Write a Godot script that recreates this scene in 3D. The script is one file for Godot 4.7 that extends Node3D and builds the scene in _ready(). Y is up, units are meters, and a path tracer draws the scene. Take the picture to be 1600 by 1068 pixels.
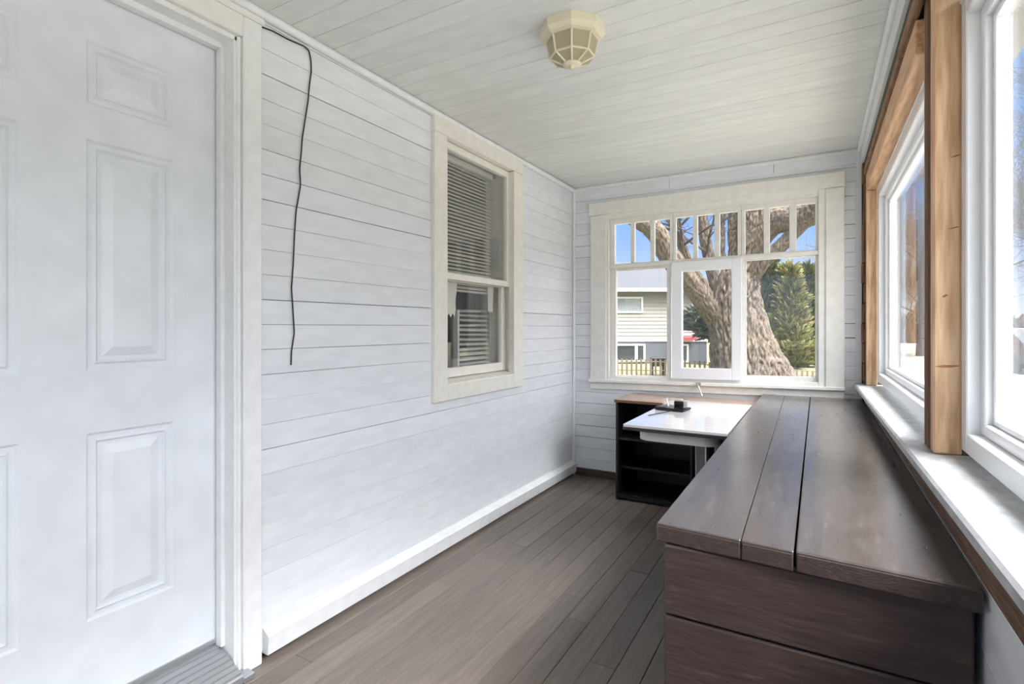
extends Node3D

# Enclosed front porch. Camera stands at x 0, z 0; the far wall is towards -z, the house wall towards -x.
var M := {}
var taken := {}
var rng := RandomNumberGenerator.new()
const EYE := 1.165
const XL := -1.686       # face of the house wall boards
const XR := 0.25         # face of the right wall below the sill
const ZF := -3.892       # face of the far wall
const ZB := 1.40         # back wall
const CEIL := 2.27
const GROUND := -0.30


func _ready() -> void:
	rng.seed = 11
	# ---- camera
	var cam := Camera3D.new()
	cam.name = "camera"
	cam.position = Vector3(0, EYE, 0)
	cam.rotation_degrees.y = 30.047
	cam.projection = Camera3D.PROJECTION_FRUSTUM
	cam.near = 0.05
	cam.far = 400.0
	cam.size = 2.0 * cam.near * 534.0 / 824.448
	cam.frustum_offset = Vector2(0, -22.4 / 824.448 * cam.near)
	add_child(cam)
	# ---- sky, sun, exposure
	var env := Environment.new()
	var sm := ProceduralSkyMaterial.new()
	sm.sky_top_color = Color(0.22, 0.58, 0.93)
	sm.sky_horizon_color = Color(0.97, 0.98, 1.0)
	sm.sky_curve = 0.08
	sm.ground_horizon_color = Color(0.62, 0.62, 0.58)
	sm.ground_bottom_color = Color(0.45, 0.44, 0.38)
	sm.sun_angle_max = 80.0
	sm.sun_curve = 0.6
	sm.sky_energy_multiplier = 0.72
	var sky := Sky.new()
	sky.sky_material = sm
	env.background_mode = Environment.BG_SKY
	env.sky = sky
	env.background_energy_multiplier = 1.0
	env.tonemap_mode = Environment.TONE_MAPPER_LINEAR
	env.tonemap_exposure = 2.68
	env.sdfgi_enabled = true
	env.ssao_enabled = true
	env.ssil_enabled = true
	var we := WorldEnvironment.new()
	we.name = "world_environment"
	we.environment = env
	add_child(we)
	# the sun behind thin high cloud: a very wide soft source, high over the street side
	var sun := DirectionalLight3D.new()
	sun.name = "hazy_sun"
	sun.light_color = Color(0.962, 0.972, 0.99)
	sun.light_energy = 2.5
	sun.light_angular_distance = 50.0
	sun.shadow_enabled = true
	sun.sky_mode = DirectionalLight3D.SKY_MODE_LIGHT_AND_SKY
	sun.position = Vector3(8, 8, 6)
	add_child(sun)
	sun.look_at_from_position(Vector3(5.0, 8.3, 1.2), Vector3.ZERO)

	materials()
	build_floor()
	build_left_wall()
	build_far_wall()
	build_right_wall()
	build_back_wall()
	build_ceiling()
	build_shell()
	build_door()
	build_house_window()
	build_far_window()
	build_right_windows()
	build_trims()
	build_bench()
	build_desk()
	build_table()
	build_light()
	build_cable()
	build_outside()


# ------------------------------------------------------------------ materials
func noise_img(sd: int, freq: float, oct: int, n := 512) -> Image:
	var f := FastNoiseLite.new()
	f.seed = sd
	f.noise_type = FastNoiseLite.TYPE_SIMPLEX_SMOOTH
	f.frequency = freq
	f.fractal_octaves = oct
	var im := f.get_seamless_image(n, n)
	im.convert(Image.FORMAT_L8)
	return im


func ramp_tex(im: Image, lo: float, hi: float, power := 1.0) -> ImageTexture:
	var d := im.get_data()
	var o := PackedByteArray()
	o.resize(d.size())
	for i in d.size():
		o[i] = int(clampf(lerpf(lo, hi, pow(d[i] / 255.0, power)), 0, 1) * 255.0)
	var r := Image.create_from_data(im.get_width(), im.get_height(), false, Image.FORMAT_L8, o)
	r.convert(Image.FORMAT_RGB8)
	return ImageTexture.create_from_image(r)


func color_tex(im: Image, cols: Array, im2: Image = null) -> ImageTexture:
	# a value is looked up between the colours of the list
	var d := im.get_data()
	var e := im2.get_data() if im2 else PackedByteArray()
	var o := PackedByteArray()
	o.resize(d.size() * 3)
	var last := cols.size() - 1
	for i in d.size():
		var v := d[i] / 255.0
		if im2:
			v = v * 0.6 + e[i] / 255.0 * 0.4
		v = clampf((v - 0.2) / 0.6, 0, 0.9999) * last
		var k := int(v)
		var c: Color = cols[k].lerp(cols[k + 1], v - k)
		o[i * 3] = int(c.r * 255)
		o[i * 3 + 1] = int(c.g * 255)
		o[i * 3 + 2] = int(c.b * 255)
	return ImageTexture.create_from_image(Image.create_from_data(im.get_width(), im.get_height(), false, Image.FORMAT_RGB8, o))


func mat(c: Color, rough := 0.6, tex: Texture2D = null, scale := Vector3.ONE, bump: Texture2D = null, bump_cm := 0.1, offset := Vector3.ZERO) -> StandardMaterial3D:
	var m := StandardMaterial3D.new()
	m.albedo_color = c
	m.roughness = rough
	m.uv1_triplanar = true
	m.uv1_world_triplanar = true
	m.uv1_triplanar_sharpness = 6.0
	m.uv1_scale = scale
	m.uv1_offset = offset
	if tex:
		m.albedo_texture = tex
	if bump:
		m.heightmap_enabled = true
		m.heightmap_texture = bump
		m.heightmap_scale = bump_cm
	return m


func materials() -> void:
	var g1 := noise_img(3, 0.02, 5)
	var g2 := noise_img(9, 0.05, 4)
	var grain := ramp_tex(g1, 0.62, 1.0)
	var grain_soft := ramp_tex(g1, 0.86, 1.0)
	var fine := ramp_tex(g2, 0.0, 1.0)
	var rough_map := ramp_tex(g1, 0.7, 1.0, 0.8)
	var paint_tone := ramp_tex(noise_img(21, 0.012, 4), 0.955, 1.0)
	# scuffed dark boards
	var scuff := g1.duplicate()
	var sd: PackedByteArray = scuff.get_data()
	var s2 := noise_img(31, 0.035, 5).get_data()
	for i in sd.size():
		var v := (sd[i] - 128) * 0.55 + 118.0
		if s2[i] > 172:
			v += (s2[i] - 172) * 1.1
		sd[i] = int(clampf(v, 0, 255))
	scuff = Image.create_from_data(512, 512, false, Image.FORMAT_L8, sd)
	var scuff_tex := color_tex(scuff, [Color(0.66, 0.62, 0.60), Color(0.72, 0.68, 0.66), Color(0.78, 0.75, 0.73), Color(0.95, 0.94, 0.93)])
	for k in 4:
		var off := Vector3(k * 0.37, k * 0.23, k * 0.51)
		var t: float = [1.0, 0.985, 0.993, 0.98][k]
		M["board%d" % k] = mat(Color(0.918 * t, 0.928 * t, 0.945 * t), 0.42, paint_tone, Vector3(0.8, 2.5, 0.8), fine, 0.02, off)
		M["ceil%d" % k] = mat(Color(0.905 * t, 0.912 * t, 0.90 * t), 0.5, paint_tone, Vector3(0.8, 2, 2.5), fine, 0.02, off)
		var f: float = [1.0, 0.94, 1.05, 0.97][k]
		M["floor%d" % k] = mat(Color(0.52 * f, 0.475 * f, 0.442 * f), 0.45, grain_soft, Vector3(4.0, 3.0, 0.35), fine, 0.05, off * 1.7)
	M.white = mat(Color(0.94, 0.932, 0.91), 0.42, paint_tone, Vector3(2, 2, 2), fine, 0.04)
	M.cream = mat(Color(0.935, 0.92, 0.885), 0.42, paint_tone, Vector3(2, 2, 2), fine, 0.05)
	M.trim = mat(Color(0.935, 0.94, 0.945), 0.4, paint_tone, Vector3(2, 2, 2), fine, 0.04)
	M.door = mat(Color(0.905, 0.922, 0.945), 0.3, paint_tone, Vector3(1, 1, 1))
	M.vinyl = mat(Color(0.94, 0.945, 0.955), 0.28)
	M.drywall = mat(Color(0.92, 0.925, 0.92), 0.6, paint_tone, Vector3(2, 2, 2))
	M.sill = mat(Color(0.77, 0.775, 0.78), 0.35, ramp_tex(noise_img(77, 0.03, 5), 0.84, 1.06), Vector3(1.6, 2, 0.8), fine, 0.06)
	M.gap = mat(Color(0.16, 0.155, 0.15), 0.9)
	M.board_dark = mat(Color(0.20, 0.19, 0.17), 0.9, grain, Vector3(4, 4, 0.5))
	M.recess_shade = mat(Color(0.36, 0.375, 0.33), 0.9, grain, Vector3(4, 4, 1))  # grey-green with the shadow of the header recess put into the colour
	var knots := g1.duplicate()
	var fir_tex := color_tex(g1, [Color(0.76, 0.60, 0.46), Color(0.82, 0.67, 0.52), Color(0.86, 0.72, 0.57), Color(0.89, 0.76, 0.62)])
	M.fir = mat(Color(1, 1, 1), 0.55, fir_tex, Vector3(4, 0.35, 4), fine, 0.03)
	M.fir_beam = mat(Color(0.98, 0.94, 0.92), 0.55, fir_tex, Vector3(4, 4, 0.35), fine, 0.05)
	M.knot = mat(Color(0.42, 0.24, 0.13), 0.6)
	M.old_wood = mat(Color(0.55, 0.40, 0.29), 0.8, grain, Vector3(7, 0.6, 7), fine, 0.25)
	M.lath = mat(Color(0.70, 0.54, 0.42), 0.85, grain, Vector3(7, 7, 0.6), fine, 0.25)
	M.ledge = mat(Color(0.52, 0.39, 0.31), 0.7, grain, Vector3(7, 7, 0.6), fine, 0.15)
	for k in 4:
		var off := Vector3(k * 0.41, k * 0.29, k * 0.17)
		var bm := mat(Color(0.375, 0.352, 0.34), 0.36, scuff_tex, Vector3(2.4, 2, 0.5), fine, 0.03, off)
		bm.roughness_texture = rough_map
		bm.clearcoat_enabled = true
		bm.clearcoat = 0.7
		bm.clearcoat_roughness = 0.22
		M["bench%d" % k] = bm
		var em := mat(Color(0.34, 0.28, 0.265), 0.5, scuff_tex, Vector3(0.5, 2.6, 2), fine, 0.10, off)
		M["bench_end%d" % k] = em
	M.bench_edge = mat(Color(0.34, 0.29, 0.275), 0.55, scuff_tex, Vector3(4, 9, 3), fine, 0.05)
	M.skirting = mat(Color(0.36, 0.28, 0.25), 0.5, grain, Vector3(0.6, 5, 5))
	M.alu = mat(Color(0.72, 0.73, 0.74), 0.35)
	M.alu.metallic = 0.75
	M.black = mat(Color(0.055, 0.055, 0.06), 0.42)
	M.black_gloss = mat(Color(0.04, 0.04, 0.045), 0.22)
	M.walnut = mat(Color(0.74, 0.63, 0.56), 0.2, grain_soft, Vector3(0.7, 4, 6))
	M.walnut_edge = mat(Color(0.50, 0.33, 0.24), 0.4, grain_soft, Vector3(0.7, 4, 6))
	M.laminate = mat(Color(0.83, 0.81, 0.81), 0.12)
	M.laminate.clearcoat_enabled = true
	M.laminate.clearcoat = 0.6
	M.laminate.clearcoat_roughness = 0.05
	M.knot_soft = mat(Color(0.62, 0.42, 0.27), 0.6)
	M.table_edge = mat(Color(0.16, 0.15, 0.15), 0.35)
	M.apron = mat(Color(0.80, 0.81, 0.77), 0.35)
	M.leg_metal = mat(Color(0.50, 0.50, 0.50), 0.4)
	M.chrome = mat(Color(0.80, 0.80, 0.78), 0.25)
	M.chrome.metallic = 0.9
	M.lamp = mat(Color(0.885, 0.855, 0.75), 0.45)
	M.lamp_glass = mat(Color(0.70, 0.67, 0.55), 0.35)
	M.lamp_glass.backlight_enabled = true
	M.lamp_glass.backlight = Color(0.5, 0.48, 0.4)
	M.cable = mat(Color(0.19, 0.185, 0.18), 0.6)
	M.blind = mat(Color(0.80, 0.79, 0.75), 0.45)
	M.room = mat(Color(0.66, 0.63, 0.62), 0.7)
	M.torn = mat(Color(0.87, 0.86, 0.82), 0.7)
	var gl := StandardMaterial3D.new()
	gl.albedo_color = Color(0.92, 0.97, 0.96, 0.015)
	gl.transparency = BaseMaterial3D.TRANSPARENCY_ALPHA
	gl.roughness = 0.0
	M.glass = gl
	# outdoors
	var gr := noise_img(41, 0.03, 5)
	M.lawn = mat(Color(1, 1, 1), 0.95, color_tex(gr, [Color(0.33, 0.34, 0.21), Color(0.40, 0.40, 0.26), Color(0.46, 0.45, 0.33), Color(0.51, 0.49, 0.38)]), Vector3(0.35, 0.35, 0.35), fine, 2.0)
	M.gravel = mat(Color(1, 1, 1), 0.95, color_tex(noise_img(43, 0.09, 4), [Color(0.56, 0.54, 0.51), Color(0.63, 0.61, 0.575), Color(0.69, 0.67, 0.635)]), Vector3(0.6, 0.6, 0.6))
	var bark := noise_img(51, 0.02, 5)
	M.bark = mat(Color(0.80, 0.76, 0.72), 0.9, color_tex(bark, [Color(0.27, 0.235, 0.21), Color(0.40, 0.36, 0.32), Color(0.52, 0.48, 0.43), Color(0.62, 0.58, 0.53)]), Vector3(1.6, 0.5, 1.6), fine, 1.2)
	M.twig = mat(Color(0.27, 0.23, 0.205), 0.9)
	M.twig_grey = mat(Color(0.42, 0.38, 0.35), 0.9)
	M.siding = mat(Color(0.56, 0.545, 0.51), 0.6)
	M.charcoal = mat(Color(0.30, 0.31, 0.33), 0.7)
	M.shingle = mat(Color(1, 1, 1), 0.9, color_tex(noise_img(61, 0.07, 3), [Color(0.205, 0.205, 0.215), Color(0.25, 0.25, 0.26), Color(0.30, 0.30, 0.31)]), Vector3(0.5, 2, 0.5))
	M.dark_pane = mat(Color(0.20, 0.21, 0.22), 0.1)
	M.curtain = mat(Color(0.62, 0.65, 0.65), 0.8)
	M.red = mat(Color(0.72, 0.16, 0.22), 0.7)
	M.fence_wood = mat(Color(0.52, 0.46, 0.36), 0.8)
	M.needle = mat(Color(1, 1, 1), 0.8)
	M.needle.vertex_color_use_as_albedo = true
	M.needle.backlight_enabled = true
	M.needle.backlight = Color(0.2, 0.25, 0.12)
	M.car = mat(Color(0.10, 0.11, 0.13), 0.2)
	M.tyre = mat(Color(0.06, 0.06, 0.06), 0.8)


# ------------------------------------------------------------------ helpers
func numbered(called: String) -> String:
	taken[called] = taken.get(called, -1) + 1
	return called if taken[called] == 0 else "%s_%03d" % [called, taken[called]]


func tag(o: Node3D, label: String, category: String, group := "", kind := "") -> void:
	o.set_meta("label", label)
	o.set_meta("category", category)
	if group:
		o.set_meta("group", group)
	if kind:
		o.set_meta("kind", kind)


func thing(called: String, label: String, category: String, at := Vector3.ZERO, turn := 0.0, group := "", kind := "") -> Node3D:
	var o := Node3D.new()
	o.name = numbered(called)
	add_child(o)
	o.position = at
	o.rotation.y = turn
	tag(o, label, category, group, kind)
	return o


func begin() -> SurfaceTool:
	var st := SurfaceTool.new()
	st.begin(Mesh.PRIMITIVE_TRIANGLES)
	st.set_smooth_group(-1)
	return st


# one mesh under its thing; shapes are given in world metres unless own is set (then in the parent's axes)
func part(called: String, st: SurfaceTool, m: Material, parent: Node3D, own := false) -> MeshInstance3D:
	st.generate_normals()
	var o := MeshInstance3D.new()
	o.name = called
	o.mesh = st.commit()
	o.material_override = null
	o.mesh.surface_set_material(0, m)
	parent.add_child(o, true)
	if not own:
		o.position = -parent.global_position
	return o


func place(called: String, mesh: Mesh, parent: Node3D, at: Vector3, turn := Vector3.ZERO) -> MeshInstance3D:
	var o := MeshInstance3D.new()
	o.name = called
	o.mesh = mesh
	parent.add_child(o, true)
	o.position = at
	o.rotation = turn
	return o


func single(called: String, st: SurfaceTool, m: Material, label: String, category: String, group := "", kind := "") -> MeshInstance3D:
	var o := part(numbered(called), st, m, self)
	tag(o, label, category, group, kind)
	return o


func tri(st: SurfaceTool, a: Vector3, b: Vector3, c: Vector3, out: Vector3) -> void:
	if (c - a).cross(b - a).dot(out) < 0:
		var t := b
		b = c
		c = t
	st.add_vertex(a)
	st.add_vertex(b)
	st.add_vertex(c)


func quad(st: SurfaceTool, a: Vector3, b: Vector3, c: Vector3, d: Vector3, out: Vector3) -> void:
	tri(st, a, b, c, out)
	tri(st, a, c, d, out)


func same(v: Vector3) -> Vector3:
	return v


# a box between two corners with chamfered edges; warp moves each vertex
func box(st: SurfaceTool, p: Vector3, q: Vector3, ch := 0.002, warp := same) -> void:
	var a := p.min(q)
	var b := p.max(q)
	var mid := (a + b) / 2
	var h := (b - a) / 2
	ch = minf(ch, minf(h.x, minf(h.y, h.z)) * 0.8)
	var V := func(s: Vector3, k: int) -> Vector3:
		var v := s * h
		for i in 3:
			if i != k:
				v[i] -= s[i] * ch
		v += mid
		return warp.call(v)
	for k in 3:
		var i := (k + 1) % 3
		var j := (k + 2) % 3
		for s in [-1.0, 1.0]:
			var c := []
			for t in [[-1, -1], [1, -1], [1, 1], [-1, 1]]:
				var sg := Vector3.ZERO
				sg[k] = s
				sg[i] = t[0]
				sg[j] = t[1]
				c.append(V.call(sg, k))
			var out := Vector3.ZERO
			out[k] = s
			quad(st, c[0], c[1], c[2], c[3], out)
		if ch <= 0.0:
			continue
		for si in [-1.0, 1.0]:
			for sj in [-1.0, 1.0]:
				var lo := Vector3.ZERO
				lo[i] = si
				lo[j] = sj
				lo[k] = -1
				var hi := lo
				hi[k] = 1
				var out := lo
				out[k] = 0
				quad(st, V.call(lo, i), V.call(hi, i), V.call(hi, j), V.call(lo, j), out)
	if ch <= 0.0:
		return
	for x in [-1.0, 1.0]:
		for y in [-1.0, 1.0]:
			for z in [-1.0, 1.0]:
				var s := Vector3(x, y, z)
				tri(st, V.call(s, 0), V.call(s, 1), V.call(s, 2), s)


func bpart(called: String, p: Vector3, q: Vector3, m: Material, parent: Node3D, ch := 0.002, warp := same, own := false) -> MeshInstance3D:
	var st := begin()
	box(st, p, q, ch, warp)
	return part(called, st, m, parent, own)


func tube(st: SurfaceTool, pts: Array, radii: Array, sides := 8, smooth := true) -> void:
	st.set_smooth_group(0 if smooth else -1)
	var rings := []
	var up := Vector3(0.31, 0.2, 0.93).normalized()
	for n in pts.size():
		var d: Vector3 = (pts[mini(n + 1, pts.size() - 1)] - pts[maxi(n - 1, 0)]).normalized()
		var u := (up - d * up.dot(d)).normalized()
		up = u
		var v := d.cross(u)
		var ring := []
		for k in sides:
			var a := TAU * k / sides
			ring.append(pts[n] + (u * cos(a) + v * sin(a)) * radii[n])
		rings.append(ring)
	for n in pts.size() - 1:
		for k in sides:
			var l := (k + 1) % sides
			var out: Vector3 = rings[n][k] + rings[n][l] - pts[n] * 2
			quad(st, rings[n][k], rings[n][l], rings[n + 1][l], rings[n + 1][k], out)
	st.set_smooth_group(-1)
	for e in [0, pts.size() - 1]:
		var out: Vector3 = (pts[0] - pts[1]) if e == 0 else (pts[-1] - pts[-2])
		for k in range(1, sides - 1):
			tri(st, rings[e][0], rings[e][k], rings[e][k + 1], out)


func lathe(st: SurfaceTool, at: Vector3, prof: Array, sides := 24, turn := 0.0, smooth := true) -> void:
	st.set_smooth_group(0 if smooth else -1)
	for n in prof.size() - 1:
		var p: Vector2 = prof[n]
		var q: Vector2 = prof[n + 1]
		for k in sides:
			var a := TAU * k / sides + turn
			var b := TAU * (k + 1) / sides + turn
			var pa := at + Vector3(cos(a) * p.x, p.y, sin(a) * p.x)
			var pb := at + Vector3(cos(b) * p.x, p.y, sin(b) * p.x)
			var qa := at + Vector3(cos(a) * q.x, q.y, sin(a) * q.x)
			var qb := at + Vector3(cos(b) * q.x, q.y, sin(b) * q.x)
			var m := (a + b) / 2
			var t := q - p
			var out := Vector3(cos(m) * t.y, -t.x, sin(m) * t.y)  # to the left of the way along the profile
			if p.x > 1e-5:
				tri(st, pa, pb, qb if q.x > 1e-5 else qa, out)
			if q.x > 1e-5:
				tri(st, pa, qb, qa, out)
	st.set_smooth_group(-1)


func prism(st: SurfaceTool, poly: PackedVector2Array, z0: float, z1: float, place_at := Transform3D()) -> void:
	var ids := Geometry2D.triangulate_polygon(poly)
	var c := Vector2.ZERO
	for p in poly:
		c += p / poly.size()
	for z in [z0, z1]:
		for i in range(0, ids.size(), 3):
			var v := []
			for k in 3:
				v.append(place_at * Vector3(poly[ids[i + k]].x, poly[ids[i + k]].y, z))
			tri(st, v[0], v[1], v[2], place_at.basis * Vector3(0, 0, -1 if z == minf(z0, z1) else 1))
	var cw := Geometry2D.is_polygon_clockwise(poly)
	for i in poly.size():
		var p := poly[i]
		var q := poly[(i + 1) % poly.size()]
		var n := (q - p).orthogonal() * (-1.0 if not cw else 1.0)
		var e := Vector3(n.x, n.y, 0)
		if Geometry2D.is_point_in_polygon((p + q) / 2 + n.normalized() * 1e-4, poly):
			e = -e
		quad(st, place_at * Vector3(p.x, p.y, z0), place_at * Vector3(q.x, q.y, z0), place_at * Vector3(q.x, q.y, z1), place_at * Vector3(p.x, p.y, z1), place_at.basis * e)


# ------------------------------------------------------------------ room
func build_floor() -> void:
	var f := thing("floor", "brown-grey worn plank floor of the porch, boards running along its length", "floor", Vector3.ZERO, 0, "", "structure")
	bpart("subfloor", Vector3(XL - 0.1, -0.14, ZF - 0.1), Vector3(XR + 0.12, -0.022, ZB + 0.1), M.gap, f, 0)
	var x := XL - 0.02
	var i := 0
	while x < XR + 0.04:
		var w := 0.0925
		# each run is one or two boards, butted at a different place
		var cut := rng.randf_range(-3.2, 0.9)
		for seg in [[ZF - 0.03, cut - 0.0006], [cut + 0.0006, ZB + 0.03]]:
			var dy := rng.randf_range(-0.0012, 0.0008)
			var gap := [0.0008, 0.0018, 0.0011, 0.0014][rng.randi() % 4] as float
			bpart("plank", Vector3(x + gap, -0.024 + dy, seg[0]), Vector3(x + w, dy, seg[1]), M["floor%d" % (rng.randi() % 4)], f, 0.0014)
		x += w
		i += 1


func hboards(parent: Node3D, y0: float, y1: float, pitch: float, cover: Callable, open := 0.0007) -> void:
	# cover(y) lists the runs of a course; each run is a board of its own
	var y := y0
	while y < y1 - 0.004:
		var top := minf(y + pitch, y1)
		for r in cover.call(y, top):
			var gap := open
			var pick := rng.randf()
			if pick > 0.85:
				gap = open + 0.0022
			elif pick > 0.5:
				gap = open + 0.0007
			var st := begin()
			var a: Vector3 = r[0]
			var b: Vector3 = r[1]
			var sag := rng.randf_range(-0.0022, 0.0022)
			var sag2 := rng.randf_range(-0.0022, 0.0022)
			var w := func(v: Vector3) -> Vector3:
				var along: float = ((v - a).dot(b - a)) / (b - a).length_squared()
				if v.y > (y + top) / 2:
					v.y += lerpf(sag, sag2, along) * 0.35
				return v
			box(st, Vector3(a.x, y, a.z), Vector3(b.x, top - gap, b.z), 0.0011, w)
			part("board", st, M["board%d" % (rng.randi() % 4)], parent)
		y += pitch


func build_left_wall() -> void:
	var w := thing("wall_left", "white painted horizontal board wall of the house with door and sash window", "wall", Vector3.ZERO, 0, "", "structure")
	var st := begin()
	for b in [[-3.95, -2.95, -0.1, 2.3], [-2.95, -2.18, -0.1, 0.80], [-2.95, -2.18, 2.2, 2.3], [-2.18, -1.075, -0.1, 2.3], [-1.075, -0.15, 2.125, 2.3], [-1.075, -0.15, -0.1, 0.0], [-0.15, ZB + 0.1, -0.1, 2.3]]:
		box(st, Vector3(-1.82, b[2], b[0]), Vector3(XL - 0.017, b[3], b[1]), 0)
	part("backing", st, M.gap, w)
	var X0 := XL - 0.018
	var cover := func(y: float, top: float) -> Array:
		if top < 0.83:
			return [[Vector3(X0, 0, -1.10), Vector3(XL, 0, -3.885)], [Vector3(X0, 0, -0.12), Vector3(XL, 0, ZB)]]
		if y > 2.165:
			return [[Vector3(X0, 0, ZB), Vector3(XL, 0, -3.885)]]
		return [[Vector3(X0, 0, -1.10), Vector3(XL, 0, -2.16)], [Vector3(X0, 0, -2.96), Vector3(XL, 0, -3.885)], [Vector3(X0, 0, -0.12), Vector3(XL, 0, ZB)]]
	hboards(w, 0.03, CEIL, 0.0882, cover)


func build_far_wall() -> void:
	var w := thing("wall_far", "white painted horizontal board wall at the far end with wide window", "wall", Vector3.ZERO, 0, "", "structure")
	var st := begin()
	for b in [[-1.83, -1.44, -0.1, 2.3], [-1.44, 0.09, -0.1, 0.73], [-1.44, 0.09, 2.07, 2.3], [0.09, 0.42, -0.1, 2.3]]:
		box(st, Vector3(b[0], b[2], ZF - 0.15), Vector3(b[1], b[3], ZF - 0.017), 0)
	part("backing", st, M.gap, w)
	var Z0 := ZF - 0.018
	var cover := func(y: float, top: float) -> Array:
		if top < 0.78 or y > 2.07:
			return [[Vector3(XL, 0, Z0), Vector3(0.24, 0, ZF)]]
		return [[Vector3(XL, 0, Z0), Vector3(-1.45, 0, ZF)], [Vector3(0.08, 0, Z0), Vector3(0.24, 0, ZF)]]
	hboards(w, 0.045, 2.19, 0.0882, cover, 0.0017)
	for r in [[XL, -0.93], [-0.93, -0.25], [-0.25, 0.24]]:
		bpart("top_board", Vector3(r[0] + 0.001, 2.178, ZF - 0.018), Vector3(r[1] - 0.001, 2.262, ZF + 0.006 + rng.randf() * 0.003), M.board0, w, 0.002)


func build_right_wall() -> void:
	var w := thing("wall_right", "white street-side wall below and above the row of windows", "wall", Vector3.ZERO, 0, "", "structure")
	var st := begin()
	box(st, Vector3(XR + 0.017, -0.1, -4.05), Vector3(0.42, 0.80, ZB + 0.1), 0)
	box(st, Vector3(0.30, 2.085, -4.05), Vector3(0.42, 2.3, ZB + 0.1), 0)
	box(st, Vector3(0.30, 0.8, -4.05), Vector3(0.42, 2.1, -3.80), 0)
	box(st, Vector3(0.33, 0.8, -1.945), Vector3(0.42, 2.1, -1.81), 0)
	box(st, Vector3(0.30, 0.8, 1.26), Vector3(0.42, 2.1, ZB + 0.1), 0)
	part("backing", st, M.recess_shade, w)
	var cover := func(y: float, top: float) -> Array:
		return [[Vector3(XR, 0, -3.885), Vector3(XR + 0.018, 0, ZB)]]
	hboards(w, 0.0, 0.72, 0.12, cover)
	bpart("drywall_band", Vector3(0.232, 2.162, -3.885), Vector3(0.30, CEIL, ZB), M.drywall, w, 0.001)


func build_back_wall() -> void:
	var w := thing("wall_back", "white painted board wall at the near end behind the camera", "wall", Vector3.ZERO, 0, "", "structure")
	var st := begin()
	for b in [[-1.83, -1.30, -0.1, 2.3], [-1.30, 0.0, -0.1, 0.8], [-1.30, 0.0, 2.05, 2.3], [0.0, 0.42, -0.1, 2.3]]:
		box(st, Vector3(b[0], b[2], ZB + 0.017), Vector3(b[1], b[3], ZB + 0.15), 0)
	part("backing", st, M.gap, w)
	var cover := func(y: float, top: float) -> Array:
		if top < 0.82 or y > 2.03:
			return [[Vector3(XL, 0, ZB + 0.018), Vector3(0.24, 0, ZB)]]
		return [[Vector3(XL, 0, ZB + 0.018), Vector3(-1.29, 0, ZB)], [Vector3(-0.01, 0, ZB + 0.018), Vector3(0.24, 0, ZB)]]
	hboards(w, 0.03, CEIL, 0.0882, cover)
	var n := thing("window_4", "added white framed window in the unseen back wall, letting in extra daylight", "window", Vector3.ZERO, 0, "", "structure")  # unseen opening, added to bring more daylight into the porch
	frame_x(n, "casing", -1.38, 0.08, 0.74, 2.12, ZB - 0.02, ZB + 0.02, 0.09, M.cream)
	frame_x(n, "sash", -1.29, -0.01, 0.83, 2.03, ZB + 0.04, ZB + 0.08, 0.05, M.cream)
	bpart("pane", Vector3(-1.245, 0.875, ZB + 0.058), Vector3(-0.055, 1.985, ZB + 0.062), M.glass, n, 0)


# four pieces round an opening in a wall that faces z
func frame_x(parent: Node3D, called: String, x0: float, x1: float, y0: float, y1: float, z0: float, z1: float, t: float, m: Material, warp := same) -> void:
	bpart(called, Vector3(x0, y0, z0), Vector3(x0 + t, y1, z1), m, parent, 0.003, warp)
	bpart(called, Vector3(x1 - t, y0, z0), Vector3(x1, y1, z1), m, parent, 0.003, warp)
	bpart(called, Vector3(x0 + t, y0, z0), Vector3(x1 - t, y0 + t, z1), m, parent, 0.003, warp)
	bpart(called, Vector3(x0 + t, y1 - t, z0), Vector3(x1 - t, y1, z1), m, parent, 0.003, warp)


# the same for a wall that faces x
func frame_z(parent: Node3D, called: String, z0: float, z1: float, y0: float, y1: float, x0: float, x1: float, t: float, m: Material, tb := -1.0) -> void:
	if tb < 0:
		tb = t
	bpart(called, Vector3(x0, y0, z0), Vector3(x1, y1, z0 + t), m, parent, 0.003)
	bpart(called, Vector3(x0, y0, z1 - t), Vector3(x1, y1, z1), m, parent, 0.003)
	bpart(called, Vector3(x0, y0, z0 + t), Vector3(x1, y0 + tb, z1 - t), m, parent, 0.003)
	bpart(called, Vector3(x0, y1 - t, z0 + t), Vector3(x1, y1, z1 - t), m, parent, 0.003)


func build_ceiling() -> void:
	var c := thing("ceiling", "white painted tongue and groove board ceiling", "ceiling", Vector3.ZERO, 0, "", "structure")
	bpart("deck", Vector3(-1.83, CEIL + 0.017, ZF - 0.15), Vector3(0.42, CEIL + 0.10, ZB + 0.15), M.gap, c, 0)
	var z := -1.171 - 0.0967 * 29
	while z < ZB:
		var gap: float = [0.0012, 0.0026, 0.0008, 0.0018][rng.randi() % 4]
		var a := maxf(z + gap, ZF - 0.01)
		var b := minf(z + 0.0967, ZB + 0.01)
		if b - a > 0.01:
			var dy := rng.randf_range(-0.0008, 0.0008)
			bpart("board", Vector3(XL - 0.015, CEIL + dy, a), Vector3(0.26, CEIL + 0.016 + dy, b), M["ceil%d" % (rng.randi() % 4)], c, 0.002)
		z += 0.0967


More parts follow.
